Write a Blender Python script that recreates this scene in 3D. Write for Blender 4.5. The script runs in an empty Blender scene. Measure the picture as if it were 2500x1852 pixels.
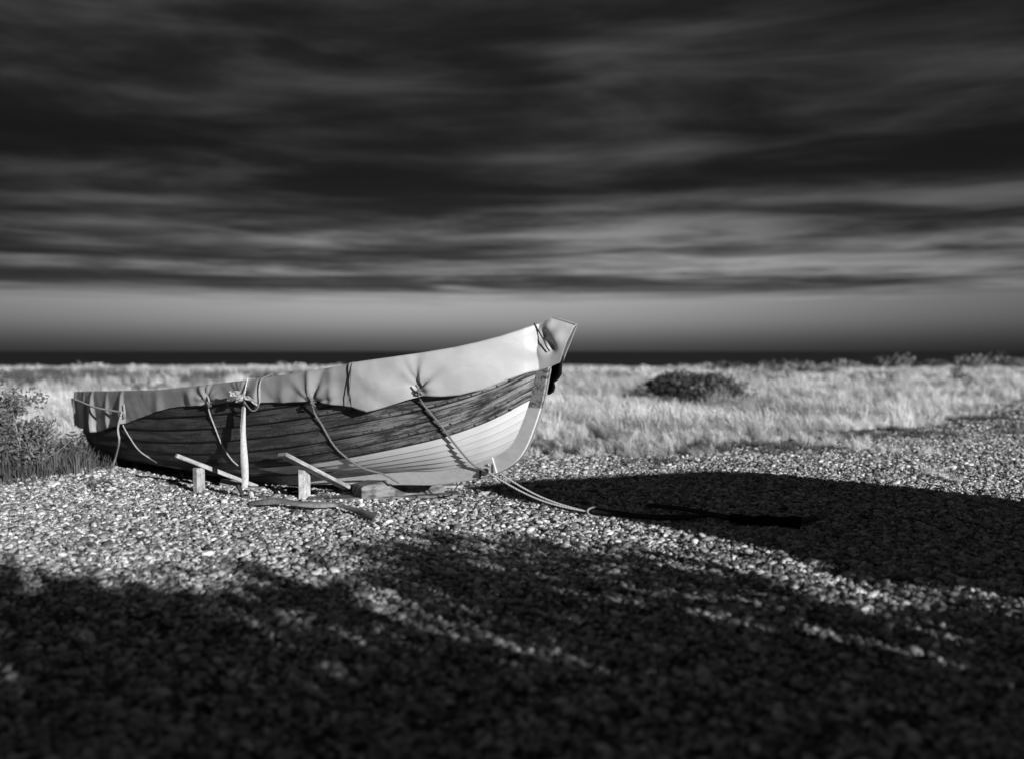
import bpy, bmesh, math, random
import numpy as np
from mathutils import Vector, Matrix, Euler, noise as mnoise

R = math.radians
rng = np.random.default_rng(7)
random.seed(7)
scene = bpy.context.scene
COL = scene.collection

# ------------------------------------------------------------------ camera, sky, sun, exposure
CAM_H, LENS = 1.4, 35.0
F = LENS / 36.0 * 2500.0                      # focal length in photograph pixels
PITCH = math.atan(68.0 / F)
cam_d = bpy.data.cameras.new("camera")
cam = bpy.data.objects.new("camera", cam_d)
COL.objects.link(cam)
cam.location = (0, 0, CAM_H)
cam.rotation_euler = (R(90) - PITCH, 0, 0)
cam_d.lens, cam_d.sensor_width, cam_d.sensor_fit = LENS, 36.0, 'HORIZONTAL'
cam_d.clip_start, cam_d.clip_end = 0.1, 120000.0
cam_d.dof.use_dof = True
cam_d.dof.focus_distance = 9.1
cam_d.dof.aperture_fstop = 0.8
scene.camera = cam

SUN_AZ = R(35.0)                              # sun stands behind the camera, this far to its right
SUN_EL = R(13.0)
to_sun = Vector((math.sin(SUN_AZ) * math.cos(SUN_EL), -math.cos(SUN_AZ) * math.cos(SUN_EL), math.sin(SUN_EL)))
sd = bpy.data.lights.new("sun", 'SUN')
sd.energy, sd.angle, sd.color = 5.0, R(0.53), (1.0, 1.0, 1.0)
sun = bpy.data.objects.new("sun", sd)
COL.objects.link(sun)
sun.location = (12, -20, 12)
sun.rotation_euler = to_sun.to_track_quat('Z', 'Y').to_euler()


class NT:
    """tiny wrapper for writing node trees"""
    def __init__(self, tree):
        self.t = tree

    def n(self, typ, **kw):
        nd = self.t.nodes.new(typ)
        for k, v in kw.items():
            setattr(nd, k, v)
        return nd

    def put(self, sock, v):
        if isinstance(v, bpy.types.NodeSocket):
            self.t.links.new(v, sock)
        elif v is not None:
            if hasattr(sock.default_value, '__len__') and not hasattr(v, '__len__'):
                v = (v, v, v, 1.0)[:len(sock.default_value)]
            sock.default_value = v

    def m(self, op, a, b=None, c=None, clamp=False):
        nd = self.n('ShaderNodeMath', operation=op, use_clamp=clamp)
        for i, v in enumerate((a, b, c)):
            self.put(nd.inputs[i], v)
        return nd.outputs[0]

    def noise(self, vec, scale=1.0, detail=4.0, rough=0.55, dist=0.0):
        nd = self.n('ShaderNodeTexNoise')
        self.put(nd.inputs['Vector'], vec)
        nd.inputs['Scale'].default_value = scale
        nd.inputs['Detail'].default_value = detail
        nd.inputs['Roughness'].default_value = rough
        nd.inputs['Distortion'].default_value = dist
        return nd.outputs['Fac']

    def ramp(self, fac, stops, interp='LINEAR'):
        nd = self.n('ShaderNodeValToRGB')
        el = nd.color_ramp.elements
        while len(el) < len(stops):
            el.new(0.5)
        for e, (p, v) in zip(el, stops):
            e.position = p
            e.color = (v, v, v, 1)
        nd.color_ramp.interpolation = interp
        self.put(nd.inputs[0], fac)
        return nd.outputs['Color']

    def ms(self, v, a, b, lo=0.0, hi=1.0, smooth=True):
        nd = self.n('ShaderNodeMapRange', interpolation_type='SMOOTHSTEP' if smooth else 'LINEAR')
        self.put(nd.inputs['Value'], v)
        nd.inputs['From Min'].default_value, nd.inputs['From Max'].default_value = a, b
        nd.inputs['To Min'].default_value, nd.inputs['To Max'].default_value = lo, hi
        return nd.outputs['Result']

    def mix(self, fac, a, b):
        nd = self.n('ShaderNodeMix', data_type='FLOAT')
        self.put(nd.inputs[0], fac)
        self.put(nd.inputs[2], a)
        self.put(nd.inputs[3], b)
        return nd.outputs[0]

    def vscale(self, vec, s):
        nd = self.n('ShaderNodeVectorMath', operation='MULTIPLY')
        self.put(nd.inputs[0], vec)
        nd.inputs[1].default_value = s
        return nd.outputs[0]

    def comb(self, x, y, z):
        nd = self.n('ShaderNodeCombineXYZ')
        for i, v in enumerate((x, y, z)):
            self.put(nd.inputs[i], v)
        return nd.outputs[0]

    def sep(self, vec):
        nd = self.n('ShaderNodeSeparateXYZ')
        self.put(nd.inputs[0], vec)
        return nd.outputs


world = bpy.data.worlds.new("World")
scene.world = world
world.use_nodes = True
wt = world.node_tree
wt.nodes.clear()
W = NT(wt)
direc = W.n('ShaderNodeTexCoord').outputs['Generated']
dx, dy, dz = W.sep(direc)
skyt = W.n('ShaderNodeTexSky')
skyt.sky_type = 'NISHITA'
skyt.sun_disc = False
skyt.sun_elevation = SUN_EL
skyt.sun_rotation = math.pi - SUN_AZ
skyt.air_density, skyt.dust_density = 1.0, 2.0
bw = W.n('ShaderNodeRGBToBW')
wt.links.new(skyt.outputs[0], bw.inputs[0])
zc = W.m('MAXIMUM', dz, 0.0)
# layered overcast: long streaks that get thinner and closer towards the horizon
lev = W.m('MULTIPLY', W.m('LOGARITHM', W.m('ADD', zc, 0.022), 2.718), 3.4)
cv = W.comb(W.m('MULTIPLY', dx, 3.0), W.m('MULTIPLY', dy, 3.0), W.m('MULTIPLY', lev, 1.5))
n_big = W.noise(W.comb(W.m('MULTIPLY', dx, 1.5), W.m('MULTIPLY', dy, 1.5), W.m('MULTIPLY', lev, 0.95)), 1.0, 3.0, 0.5, 0.3)
n_mid = W.noise(cv, 1.0, 6.0, 0.55, 0.55)
n_fine = W.noise(W.comb(W.m('MULTIPLY', dx, 7.0), W.m('MULTIPLY', dy, 7.0), W.m('MULTIPLY', lev, 3.6)), 1.0, 5.0, 0.55, 0.5)
near_h = W.ms(zc, 0.05, 0.22, 1.0, 0.0)
mixn = W.m('ADD', W.m('ADD', W.m('MULTIPLY', n_big, 0.27), W.m('MULTIPLY', n_mid, 0.41)), W.m('MULTIPLY', W.mix(W.m('ADD', W.m('MULTIPLY', near_h, 0.65), 0.35), 0.5, n_fine), 0.33))
light = W.m('POWER', W.ms(mixn, 0.40, 0.67), 1.6)
lowb = W.m('POWER', near_h, 2.0)
c_dark = W.mix(lowb, 0.0095, 0.040)
c_lite = W.mix(lowb, 0.076, 0.46)
cloud = W.mix(light, c_dark, c_lite)
# open band of clear sky below the cloud deck, dimmed by murk right over the sea
murk = W.ms(zc, -0.006, 0.034, 0.52, 1.0)
clear = W.m('MULTIPLY', W.m('MULTIPLY', bw.outputs[0], 0.096), murk)
edge = W.m('ADD', zc, W.m('MULTIPLY', W.m('SUBTRACT', n_fine, 0.5), 0.04))
cover = W.ms(edge, 0.044, 0.066)
tone = W.mix(cover, clear, cloud)
# lens-style vignette painted into the low sky: brightest near mid-frame, dimmer to both sides
azd = W.m('ABSOLUTE', W.m('ADD', dx, 0.02))
side = W.ms(azd, 0.05, 0.55, 1.0, 0.46)
side = W.mix(W.ms(zc, 0.0, 0.3), side, 1.0)
back = W.ms(dy, -0.2, 0.4, 1.4, 1.0)
tone = W.m('MULTIPLY', W.m('MULTIPLY', tone, side), back)
bg = W.n('ShaderNodeBackground')
STR = 0.1
W.put(bg.inputs['Color'], W.m('MULTIPLY', tone, 1.0 / STR))
bg.inputs['Strength'].default_value = STR
wo = W.n('ShaderNodeOutputWorld')
wt.links.new(bg.outputs[0], wo.inputs[0])

vs = scene.view_settings
vs.view_transform, vs.look, vs.exposure, vs.gamma = 'Standard', 'None', 0.2, 1.0
vs.use_curve_mapping = False
scene.render.engine = 'CYCLES'
scene.cycles.max_bounces = 5
scene.cycles.diffuse_bounces = 3
scene.cycles.glossy_bounces = 2
scene.cycles.transmission_bounces = 2
scene.cycles.use_denoising = True

# ------------------------------------------------------------------ pixel / space helpers (photograph pixels; D() turns my 2230-wide notes into them)
K = 2500.0 / 2230.0
UP = np.array([0, math.sin(PITCH), math.cos(PITCH)])
FW = np.array([0, math.cos(PITCH), -math.sin(PITCH)])
EYE = np.array([0, 0, CAM_H])


def ray(px, py):
    return np.array([(px - 1250) / F, 0, 0]) + UP * ((926 - py) / F) + FW


def at_depth(px, py, d):
    r = ray(px, py)
    return EYE + r * (d / r[1])


def on_ground(px, py, z=0.0):
    r = ray(px, py)
    return EYE + r * ((z - CAM_H) / r[2])


def proj(P):
    Q = np.asarray(P, float) - EYE
    c = Q @ FW
    return np.stack([1250 + F * Q[..., 0] / c, 926 - F * (Q @ UP) / c], -1)


TH = R(39.0)
C0 = np.array([-1.047, 9.27, 0.0])
AX = np.array([math.cos(TH), -math.sin(TH), 0])
PT = np.array([math.sin(TH), math.cos(TH), 0])


def to_world(s, y, z):
    s, y, z = np.broadcast_arrays(np.asarray(s, float), y, z)
    return C0 + s[..., None] * AX + y[..., None] * PT + z[..., None] * np.array([0, 0, 1.0])


def plane_sz(px, py, y):
    """where the ray through a pixel meets the boat's fore-and-aft plane at offset y"""
    r = ray(px, py)
    t = (y - (EYE - C0) @ PT) / (r @ PT)
    P = EYE + r * t - C0
    return float(P @ AX), float(P[2])


def resample(pts, n):
    """Catmull-Rom through pts, n points evenly spaced"""
    p = np.asarray(pts, float)
    q = np.vstack([2 * p[0] - p[1], p, 2 * p[-1] - p[-2]])
    out = []
    for i in range(1, len(q) - 2):
        t = np.linspace(0, 1, 16, endpoint=False)[:, None]
        a, b, c, d = q[i - 1], q[i], q[i + 1], q[i + 2]
        out.append(0.5 * (2 * b + (c - a) * t + (2 * a - 5 * b + 4 * c - d) * t ** 2 + (3 * b - a - 3 * c + d) * t ** 3))
    out = np.vstack(out + [p[-1:]])
    L = np.r_[0, np.cumsum(np.linalg.norm(np.diff(out, axis=0), axis=1))]
    g = np.linspace(0, L[-1], n)
    return np.stack([np.interp(g, L, out[:, k]) for k in range(p.shape[1])], -1)


def nz(x, y, z=0.0):
    return mnoise.noise((x, y, z))


# ------------------------------------------------------------------ object helpers
def tag(o, label=None, cat=None, group=None, kind=None):
    for k, v in (('label', label), ('category', cat), ('group', group), ('kind', kind)):
        if v:
            o[k] = v
    return o


def mesh_obj(name, verts, faces, mat, parent=None, uv=None, smooth=True, rebase=False, link=True):
    me = bpy.data.meshes.new(name)
    v = np.asarray(verts, float)
    org = np.zeros(3)
    if rebase:
        org = np.array([(v[:, 0].min() + v[:, 0].max()) / 2, (v[:, 1].min() + v[:, 1].max()) / 2, v[:, 2].min()])
        v = v - org
    me.from_pydata(v.tolist(), [], [tuple(int(i) for i in f) for f in faces])
    if uv is not None:
        lay = me.uv_layers.new(name="UVMap")
        li = np.empty(len(me.loops), dtype=np.int32)
        me.loops.foreach_get('vertex_index', li)
        lay.data.foreach_set('uv', np.asarray(uv, np.float32)[li].ravel())
    me.polygons.foreach_set('use_smooth', [smooth] * len(me.polygons))
    me.materials.append(mat)
    me.update()
    o = bpy.data.objects.new(name, me)
    if link:
        COL.objects.link(o)
    o.location = org
    if parent is not None:
        o.parent = parent
    return o


def empty(name, loc, rz=0.0):
    o = bpy.data.objects.new(name, None)
    COL.objects.link(o)
    o.location, o.rotation_euler = loc, (0, 0, rz)
    o.empty_display_size = 0.2
    return o


class MB:
    """collects shapes of one mesh"""
    def __init__(self):
        self.v, self.f, self.uv = [], [], []
        self.n = 0

    def add(self, v, f, uv=None):
        v = np.asarray(v, float)
        self.v.append(v)
        self.f += [tuple(i + self.n for i in q) for q in f]
        self.uv.append(np.zeros((len(v), 2)) if uv is None else np.asarray(uv, float))
        self.n += len(v)

    def grid(self, P, uv=None, flip=False, close=False):
        a, b = P.shape[:2]
        f = []
        for i in range(a - 1):
            for j in range(b if close else b - 1):
                j2 = (j + 1) % b
                q = (i * b + j, (i + 1) * b + j, (i + 1) * b + j2, i * b + j2)
                f.append(q[::-1] if flip else q)
        self.add(P.reshape(-1, 3), f, None if uv is None else uv.reshape(-1, 2))

    def tube(self, path, r, sides=7, phase=0.0):
        p = np.asarray(path, float)
        n = len(p)
        t = np.gradient(p, axis=0)
        t /= np.linalg.norm(t, axis=1)[:, None] + 1e-9
        ref = np.array([0.13, 0.21, 0.97])
        u = np.cross(t, ref)
        bad = np.linalg.norm(u, axis=1) < 0.2
        u[bad] = np.cross(t[bad], np.array([1.0, 0.1, 0]))
        u /= np.linalg.norm(u, axis=1)[:, None]
        w = np.cross(t, u)
        rr = np.broadcast_to(np.asarray(r, float), (n,))
        a = np.linspace(0, 2 * math.pi, sides, endpoint=False) + phase
        P = p[:, None] + rr[:, None, None] * (u[:, None] * np.cos(a)[None, :, None] + w[:, None] * np.sin(a)[None, :, None])
        base = self.n
        self.grid(P, close=True)
        self.f.append(tuple(base + i for i in range(sides))[::-1])
        self.f.append(tuple(base + (n - 1) * sides + i for i in range(sides)))
        return p, u, w

    def rope(self, path, r, pitch=0.075, step=0.012):
        """three strands laid round each other"""
        p = np.asarray(path, float)
        L = np.linalg.norm(np.diff(p, axis=0), axis=1).sum()
        p = resample(p, max(8, int(L / step)))
        t = np.gradient(p, axis=0)
        t /= np.linalg.norm(t, axis=1)[:, None] + 1e-9
        u = np.cross(t, np.array([0.13, 0.21, 0.97]))
        u /= np.linalg.norm(u, axis=1)[:, None] + 1e-9
        w = np.cross(t, u)
        l = np.r_[0, np.cumsum(np.linalg.norm(np.diff(p, axis=0), axis=1))]
        for k in range(3):
            a = l / pitch * 2 * math.pi + k * 2.094
            self.tube(p + 0.52 * r * (u * np.cos(a)[:, None] + w * np.sin(a)[:, None]), 0.52 * r, 5)

    def box(self, c, size, M=None, bev=0.0):
        """box with bevelled long edges, c its centre, M a 3x3 orientation"""
        sx, sy, sz = np.array(size) / 2.0
        b = min(bev, sx, sy, sz)
        ring = [(-sy, -sz + b), (-sy + b, -sz), (sy - b, -sz), (sy, -sz + b), (sy, sz - b), (sy - b, sz), (-sy + b, sz), (-sy, sz - b)] if b > 0 else [(-sy, -sz), (sy, -sz), (sy, sz), (-sy, sz)]
        xs = [-sx, -sx + b, sx - b, sx] if b > 0 else [-sx, sx]
        P = np.array([[(x, y * (1 - b / sy if (b > 0 and i in (0, len(xs) - 1)) else 1), z * (1 - b / sz if (b > 0 and i in (0, len(xs) - 1)) else 1)) for y, z in ring] for i, x in enumerate(xs)])
        uv = np.stack([P[..., 0], P[..., 1] + P[..., 2]], -1)
        if M is not None:
            P = P @ np.asarray(M, float).T
        P = P + np.asarray(c, float)
        base, nr = self.n, len(ring)
        self.grid(P, uv=uv, close=True, flip=True)
        self.f.append(tuple(base + i for i in range(nr)))
        self.f.append(tuple(base + (len(xs) - 1) * nr + i for i in range(nr))[::-1])

    def build(self, name, mat, parent=None, smooth=True, rebase=False, link=True):
        return mesh_obj(name, np.vstack(self.v), self.f, mat, parent, np.vstack(self.uv), smooth, rebase, link)


def orient(xdir, up=(0, 0, 1)):
    x = np.asarray(xdir, float)
    x = x / np.linalg.norm(x)
    y = np.cross(np.asarray(up, float), x)
    y /= np.linalg.norm(y)
    return np.stack([x, y, np.cross(x, y)], 1)


# ------------------------------------------------------------------ materials (the photograph is black and white: every colour is a grey)
def new_mat(name):
    m = bpy.data.materials.new(name)
    m.use_nodes = True
    t = NT(m.node_tree)
    return m, t, m.node_tree.nodes['Principled BSDF']


def set_col(t, b, v):
    if isinstance(v, bpy.types.NodeSocket):
        t.t.links.new(v, b.inputs['Base Color'])
    else:
        b.inputs['Base Color'].default_value = (v, v, v, 1)


def bump(t, b, h, strength=0.5, dist=0.01):
    nd = t.n('ShaderNodeBump')
    nd.inputs['Strength'].default_value = strength
    nd.inputs['Distance'].default_value = dist
    t.put(nd.inputs['Height'], h)
    t.t.links.new(nd.outputs[0], b.inputs['Normal'])


def plain(name, v, rough=0.7, var=0.3, scale=20.0, bmp=0.3, spec=0.3):
    m, t, b = new_mat(name)
    n = t.noise(t.n('ShaderNodeTexCoord').outputs['Object'], scale, 4)
    set_col(t, b, t.ms(n, 0.3, 0.7, v * (1 - var), v * (1 + var), False))
    b.inputs['Roughness'].default_value = rough
    b.inputs['Specular IOR Level'].default_value = spec
    if bmp:
        bump(t, b, n, bmp, 0.004)
    return m


M = {}
# old varnish and grey wood of the upper strakes
m, t, b = new_mat('weathered_strake')
uvn = t.n('ShaderNodeUVMap').outputs[0]
u_, v_, _ = t.sep(uvn)
oi = t.n('ShaderNodeObjectInfo').outputs['Random']
uvz = t.comb(u_, v_, t.m('MULTIPLY', oi, 9.0))
grain = t.noise(t.vscale(uvz, (2.2, 75, 1)), 1.0, 5, 0.65, 0.6)
patch = t.noise(t.vscale(uvz, (2.6, 11, 1)), 1.0, 5, 0.6, 0.8)
speck = t.noise(t.vscale(uvz, (38, 55, 1)), 1.0, 3, 0.6)
fwd = t.ms(u_, 4.0, 6.6)
lite = t.ms(t.m('ADD', t.m('MULTIPLY', patch, 0.62), t.m('MULTIPLY', grain, 0.38)), 0.42, 0.60)
base = t.mix(lite, t.mix(fwd, 0.04, 0.035), t.mix(fwd, 0.085, 0.38))
dirt = t.ms(t.m('ADD', t.m('MULTIPLY', grain, 0.6), t.m('MULTIPLY', speck, 0.4)), 0.37, 0.5, 0.25, 1.0)
lap_shade = t.mix(t.ms(v_, 0.002, 0.018, 1.0, 0.0), 1.0, 0.15)  # shadow under each lap painted as a dark strip on the plank edge
set_col(t, b, t.m('MULTIPLY', t.m('MULTIPLY', base, dirt), lap_shade))
b.inputs['Roughness'].default_value = 0.62
b.inputs['Specular IOR Level'].default_value = 0.3
bump(t, b, grain, 0.5, 0.004)
M['wood_dark'] = m

m, t, b = new_mat('white_hull_paint')
uvn = t.n('ShaderNodeUVMap').outputs[0]
n1 = t.noise(t.vscale(uvn, (3, 14, 1)), 1.0, 5, 0.6, 0.4)
n2 = t.noise(t.vscale(uvn, (40, 90, 1)), 1.0, 3, 0.6)
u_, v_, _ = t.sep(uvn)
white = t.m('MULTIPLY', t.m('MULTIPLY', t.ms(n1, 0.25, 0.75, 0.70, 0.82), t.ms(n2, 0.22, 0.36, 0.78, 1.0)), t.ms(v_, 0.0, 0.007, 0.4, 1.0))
tarred = t.ms(t.m('ADD', u_, t.m('MULTIPLY', n1, 0.5)), 3.72, 3.80)      # the after bottom is tarred, not painted
set_col(t, b, t.m('MULTIPLY', white, t.mix(tarred, 0.05, 1.0)))
b.inputs['Roughness'].default_value = 0.42
bump(t, b, n1, 0.12, 0.004)
M['paint_white'] = m

m, t, b = new_mat('grey_keel_paint')
oc = t.n('ShaderNodeTexCoord').outputs['Object']
ox, oy, oz = t.sep(oc)
n1 = t.noise(t.vscale(oc, (6, 6, 22)), 1.0, 5, 0.6, 0.4)
n2 = t.noise(t.vscale(oc, (45, 45, 45)), 1.0, 4, 0.6)
paint = t.m('MULTIPLY', t.ms(n1, 0.25, 0.75, 0.60, 0.74), t.ms(n2, 0.28, 0.38, 0.6, 1.0))
bare = t.ms(t.m('ADD', t.m('MULTIPLY', n1, 0.5), t.m('MULTIPLY', n2, 0.5)), 0.40, 0.56, 0.05, 0.36)
set_col(t, b, t.mix(t.ms(t.m('ADD', oz, t.m('MULTIPLY', n2, 0.012)), 0.935, 0.945), paint, bare))
b.inputs['Roughness'].default_value = 0.5
bump(t, b, n2, 0.35, 0.004)
M['keel'] = m

for key, lo_, hi_ in (('tarp', 0.38, 0.49), ('tarp_old', 0.25, 0.36)):
    m, t, b = new_mat('grey_' + key)
    uvn = t.n('ShaderNodeUVMap').outputs[0]
    n1 = t.noise(t.vscale(uvn, (2.5, 3.5, 1)), 1.0, 3, 0.5, 0.6)
    n2 = t.noise(t.vscale(uvn, (6, 6, 1)), 1.0, 2, 0.5, 0.6)
    n3 = t.noise(t.vscale(uvn, (60, 60, 1)), 1.0, 3, 0.6)
    scr = t.m('MULTIPLY', t.ms(n3, 0.70, 0.76, 0.0, 1.0), 0.16)
    set_col(t, b, t.m('ADD', t.m('MULTIPLY', t.ms(n1, 0.25, 0.75, lo_, hi_), t.ms(n3, 0.2, 0.4, 0.88, 1.0)), scr))
    b.inputs['Roughness'].default_value = 0.42
    b.inputs['Specular IOR Level'].default_value = 0.4
    b.inputs['Sheen Weight'].default_value = 0.0
    n4 = t.noise(t.vscale(uvn, (1.6, 3.0, 1)), 1.0, 2, 0.4, 0.4)
    n5 = t.noise(t.vscale(uvn, (3.5, 2.4, 1)), 1.0, 1, 0.4, 0.3)
    cr = t.m('ADD', t.ms(t.m('ABSOLUTE', t.m('SUBTRACT', n4, 0.5)), 0.0, 0.035, 1.0, 0.0), t.m('MULTIPLY', t.ms(t.m('ABSOLUTE', t.m('SUBTRACT', n5, 0.5)), 0.0, 0.03, 1.0, 0.0), 0.5))
    bump(t, b, t.m('ADD', t.m('ADD', n1, t.m('MULTIPLY', n2, 0.5)), t.m('MULTIPLY', cr, 0.03)), 0.28, 0.03)
    M[key] = m


def wood(name, lo, hi, sc=(3, 40, 1), rough=0.75, bmp=0.5):
    m, t, b = new_mat(name)
    uvn = t.n('ShaderNodeUVMap').outputs[0]
    oi = t.n('ShaderNodeObjectInfo').outputs['Random']
    x, y, _ = t.sep(uvn)
    vv = t.comb(x, y, t.m('MULTIPLY', oi, 7.0))
    g = t.noise(t.vscale(vv, sc), 1.0, 5, 0.62, 0.5)
    p = t.noise(t.vscale(vv, (9, 9, 1)), 1.0, 4, 0.6, 0.5)
    set_col(t, b, t.ms(t.m('ADD', t.m('MULTIPLY', g, 0.5), t.m('MULTIPLY', p, 0.5)), 0.36, 0.62, lo, hi))
    b.inputs['Roughness'].default_value = rough
    b.inputs['Specular IOR Level'].default_value = 0.2
    bump(t, b, g, bmp, 0.006)
    return m


M['wood_pale'] = wood('pale_sawn_timber', 0.17, 0.46)
M['wood_white'] = wood('whitened_timber', 0.16, 0.62, (7, 16, 1))
M['wood_grey'] = wood('old_grey_timber', 0.04, 0.24, (6, 26, 1))
M['wood_tar'] = wood('tarred_boards', 0.012, 0.05)
M['rope'] = plain('pale_rope', 0.36, 0.85, 0.3, 90)
M['rope_dark'] = plain('dark_rope', 0.035, 0.8, 0.4, 90)
M['cord'] = plain('grey_cord', 0.15, 0.8, 0.4, 90)
M['strap'] = plain('pale_webbing', 0.50, 0.75, 0.2, 60)
M['strap_dark'] = plain('worn_webbing', 0.20, 0.75, 0.35, 40)
M['black'] = plain('black_rubber', 0.008, 0.8, 0.4, 12, 0.2, 0.12)
M['iron'] = plain('rusted_iron', 0.035, 0.7, 0.5, 60)
M['steel'] = plain('worn_steel', 0.30, 0.4, 0.3, 60)
M['rag'] = plain('pale_cloth', 0.36, 0.85, 0.25, 40)
M['white_trim'] = plain('white_trim', 0.7, 0.5, 0.1, 10)

m, t, b = new_mat('shingle_stone')
oi = t.m('FRACT', t.m('ADD', t.n('ShaderNodeObjectInfo').outputs['Random'], t.n('ShaderNodeNewGeometry').outputs['Random Per Island']))
oc = t.n('ShaderNodeTexCoord').outputs['Object']
vv = t.n('ShaderNodeVectorMath', operation='ADD')
t.put(vv.inputs[0], oc)
t.put(vv.inputs[1], t.comb(t.m('MULTIPLY', oi, 71.0), t.m('MULTIPLY', oi, 37.0), 0.0))
mot = t.noise(vv.outputs[0], 70.0, 4, 0.6, 0.4)
tone_ = t.ramp(oi, [(0.0, 0.045), (0.22, 0.14), (0.48, 0.29), (0.74, 0.45), (0.90, 0.62), (1.0, 0.80)])
set_col(t, b, t.m('MULTIPLY', tone_, t.ms(mot, 0.25, 0.75, 0.72, 1.22)))
b.inputs['Roughness'].default_value = 0.5
b.inputs['Specular IOR Level'].default_value = 0.4
M['pebble'] = m


def leafy(name, lo, hi, trans=0.25, scale=0.6, rough=0.6, cont=False):
    m, t, b = new_mat(name)
    geo = t.n('ShaderNodeNewGeometry')
    oi = t.n('ShaderNodeObjectInfo').outputs['Random']
    n = t.noise(geo.outputs['Position'], scale, 4, 0.6)
    isl = geo.outputs['Random Per Island']
    if cont:
        n = t.ms(n, 0.36, 0.62, 0.15, 0.75)
    v = t.m('ADD', t.m('ADD', t.m('MULTIPLY', n, 0.9), t.m('MULTIPLY', isl, 0.3)), t.m('MULTIPLY', oi, 0.25))
    c = t.ms(v, 0.42, 1.0, lo, hi, False)
    set_col(t, b, c)
    b.inputs['Roughness'].default_value = rough
    b.inputs['Specular IOR Level'].default_value = 0.2
    tr = t.n('ShaderNodeBsdfTranslucent')
    t.put(tr.inputs['Color'], c)
    mx = t.n('ShaderNodeMixShader')
    mx.inputs[0].default_value = trans
    t.t.links.new(b.outputs[0], mx.inputs[1])
    t.t.links.new(tr.outputs[0], mx.inputs[2])
    t.t.links.new(mx.outputs[0], t.t.nodes['Material Output'].inputs[0])
    return m


M['grass'] = leafy('dry_grass', 0.40, 0.92, 0.35, 0.30, 0.6, True)
M['grass_low'] = leafy('low_green_grass', 0.045, 0.18, 0.25, 1.5)
M['leaf'] = leafy('dark_leaf', 0.035, 0.15, 0.15, 1.2)
M['leaf_mid'] = leafy('grey_green_leaf', 0.08, 0.30, 0.2, 3.0)
M['twig'] = plain('twig_bark', 0.34, 0.8, 0.4, 30)

# ------------------------------------------------------------------ the ground, the sea
GRASS_EDGE = np.array([(-60, 10.5), (-12, 10.5), (-5.6, 11.0), (-5.0, 11.6), (-4.4, 12.6), (-3.4, 13.0), (-2, 13.2), (0.5, 13.7), (2.3, 13.4), (4.2, 15.2), (7.1, 17.3), (10, 21), (13.6, 26.5), (20, 32), (60, 42)], float)


def edge_y(x):
    return np.interp(x, GRASS_EDGE[:, 0], GRASS_EDGE[:, 1])


def hgt(x, y):
    x, y = np.asarray(x, float), np.asarray(y, float)
    h = 0.012 * np.sin(1.9 * x + 0.7 * y) * np.sin(1.3 * y - 0.8 * x) + 0.010 * np.sin(3.1 * y + 1.7 * x + 1)
    far = np.clip((y - edge_y(x)) / 12.0, 0, 1)
    h = h + far * (0.10 * np.sin(0.31 * x + 0.2) * np.sin(0.21 * y) + 0.06 * np.sin(0.11 * x + 0.4 * y))
    left = np.exp(-((x + 5.0) / 1.3) ** 2 - ((y - 11.1) / 0.8) ** 2)
    h = h + 0.07 * left
    return np.where(y > 103, h - 4.2 * np.clip((y - 103) / 30.0, 0, 1) ** 1.2, h)


def span(lo, hi, c, near, n, grow):
    """grid lines, close together near c and wider outwards"""
    out, st, x = [c], near, c
    while x < hi:
        x += st
        out.append(min(x, hi))
        if x - c > n:
            st *= grow
    st, x = near, c
    while x > lo:
        x -= st
        out.append(max(x, lo))
        if c - x > n:
            st *= grow
    return np.array(sorted(set(out)))


gx = span(-420, 420, 0, 0.30, 9, 1.09)
gy = span(-220, 150, 11, 0.30, 9, 1.08)
X, Y = np.meshgrid(gx, gy, indexing='ij')
G = np.stack([X, Y, hgt(X, Y) - 0.006], -1)
m, t, b = new_mat('shingle_ground')
pos = t.n('ShaderNodeNewGeometry').outputs['Position']
px_, py_, pz_ = t.sep(pos)
vor = t.n('ShaderNodeTexVoronoi')
vor.inputs['Scale'].default_value = 22
t.put(vor.inputs['Vector'], pos)
cell = t.sep(vor.outputs['Color'])[0]
fine = t.noise(pos, 60, 4)
stone = t.m('MULTIPLY', t.ms(cell, 0.0, 1.0, 0.06, 0.52, False), t.ms(vor.outputs['Distance'], 0.0, 0.55, 1.0, 0.25))
attr = t.n('ShaderNodeAttribute', attribute_name='meadow').outputs['Fac']
pat = t.noise(pos, 0.16, 5, 0.6, 0.5)
litter = t.ms(t.m('ADD', t.m('MULTIPLY', pat, 0.7), t.m('MULTIPLY', t.noise(pos, 2.5, 4), 0.3)), 0.40, 0.60, 0.10, 0.46)
strand = t.m('MULTIPLY', t.ms(t.m('ADD', py_, t.m('MULTIPLY', pat, 16.0)), 84, 92), t.ms(px_, 14.0, 22.0, 1.0, 0.0))
c = t.mix(strand, t.mix(t.ms(t.m('ADD', attr, t.m('MULTIPLY', t.m('SUBTRACT', fine, 0.5), 0.5)), 0.35, 0.65), stone, litter), 0.52)
set_col(t, b, c)
b.inputs['Roughness'].default_value = 0.85
b.inputs['Specular IOR Level'].default_value = 0.15
bump(t, b, t.m('ADD', t.m('MULTIPLY', vor.outputs['Distance'], -1.0), t.m('MULTIPLY', fine, 0.3)), 1.0, 0.03)
mb = MB()
mb.grid(G)
ground = mb.build('ground', m)
a = ground.data.attributes.new('meadow', 'FLOAT', 'POINT')
a.data.foreach_set('value', np.clip((Y - edge_y(X)) / 1.2 + 0.4, 0, 1).astype(np.float32).ravel())
tag(ground, kind='structure')

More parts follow.
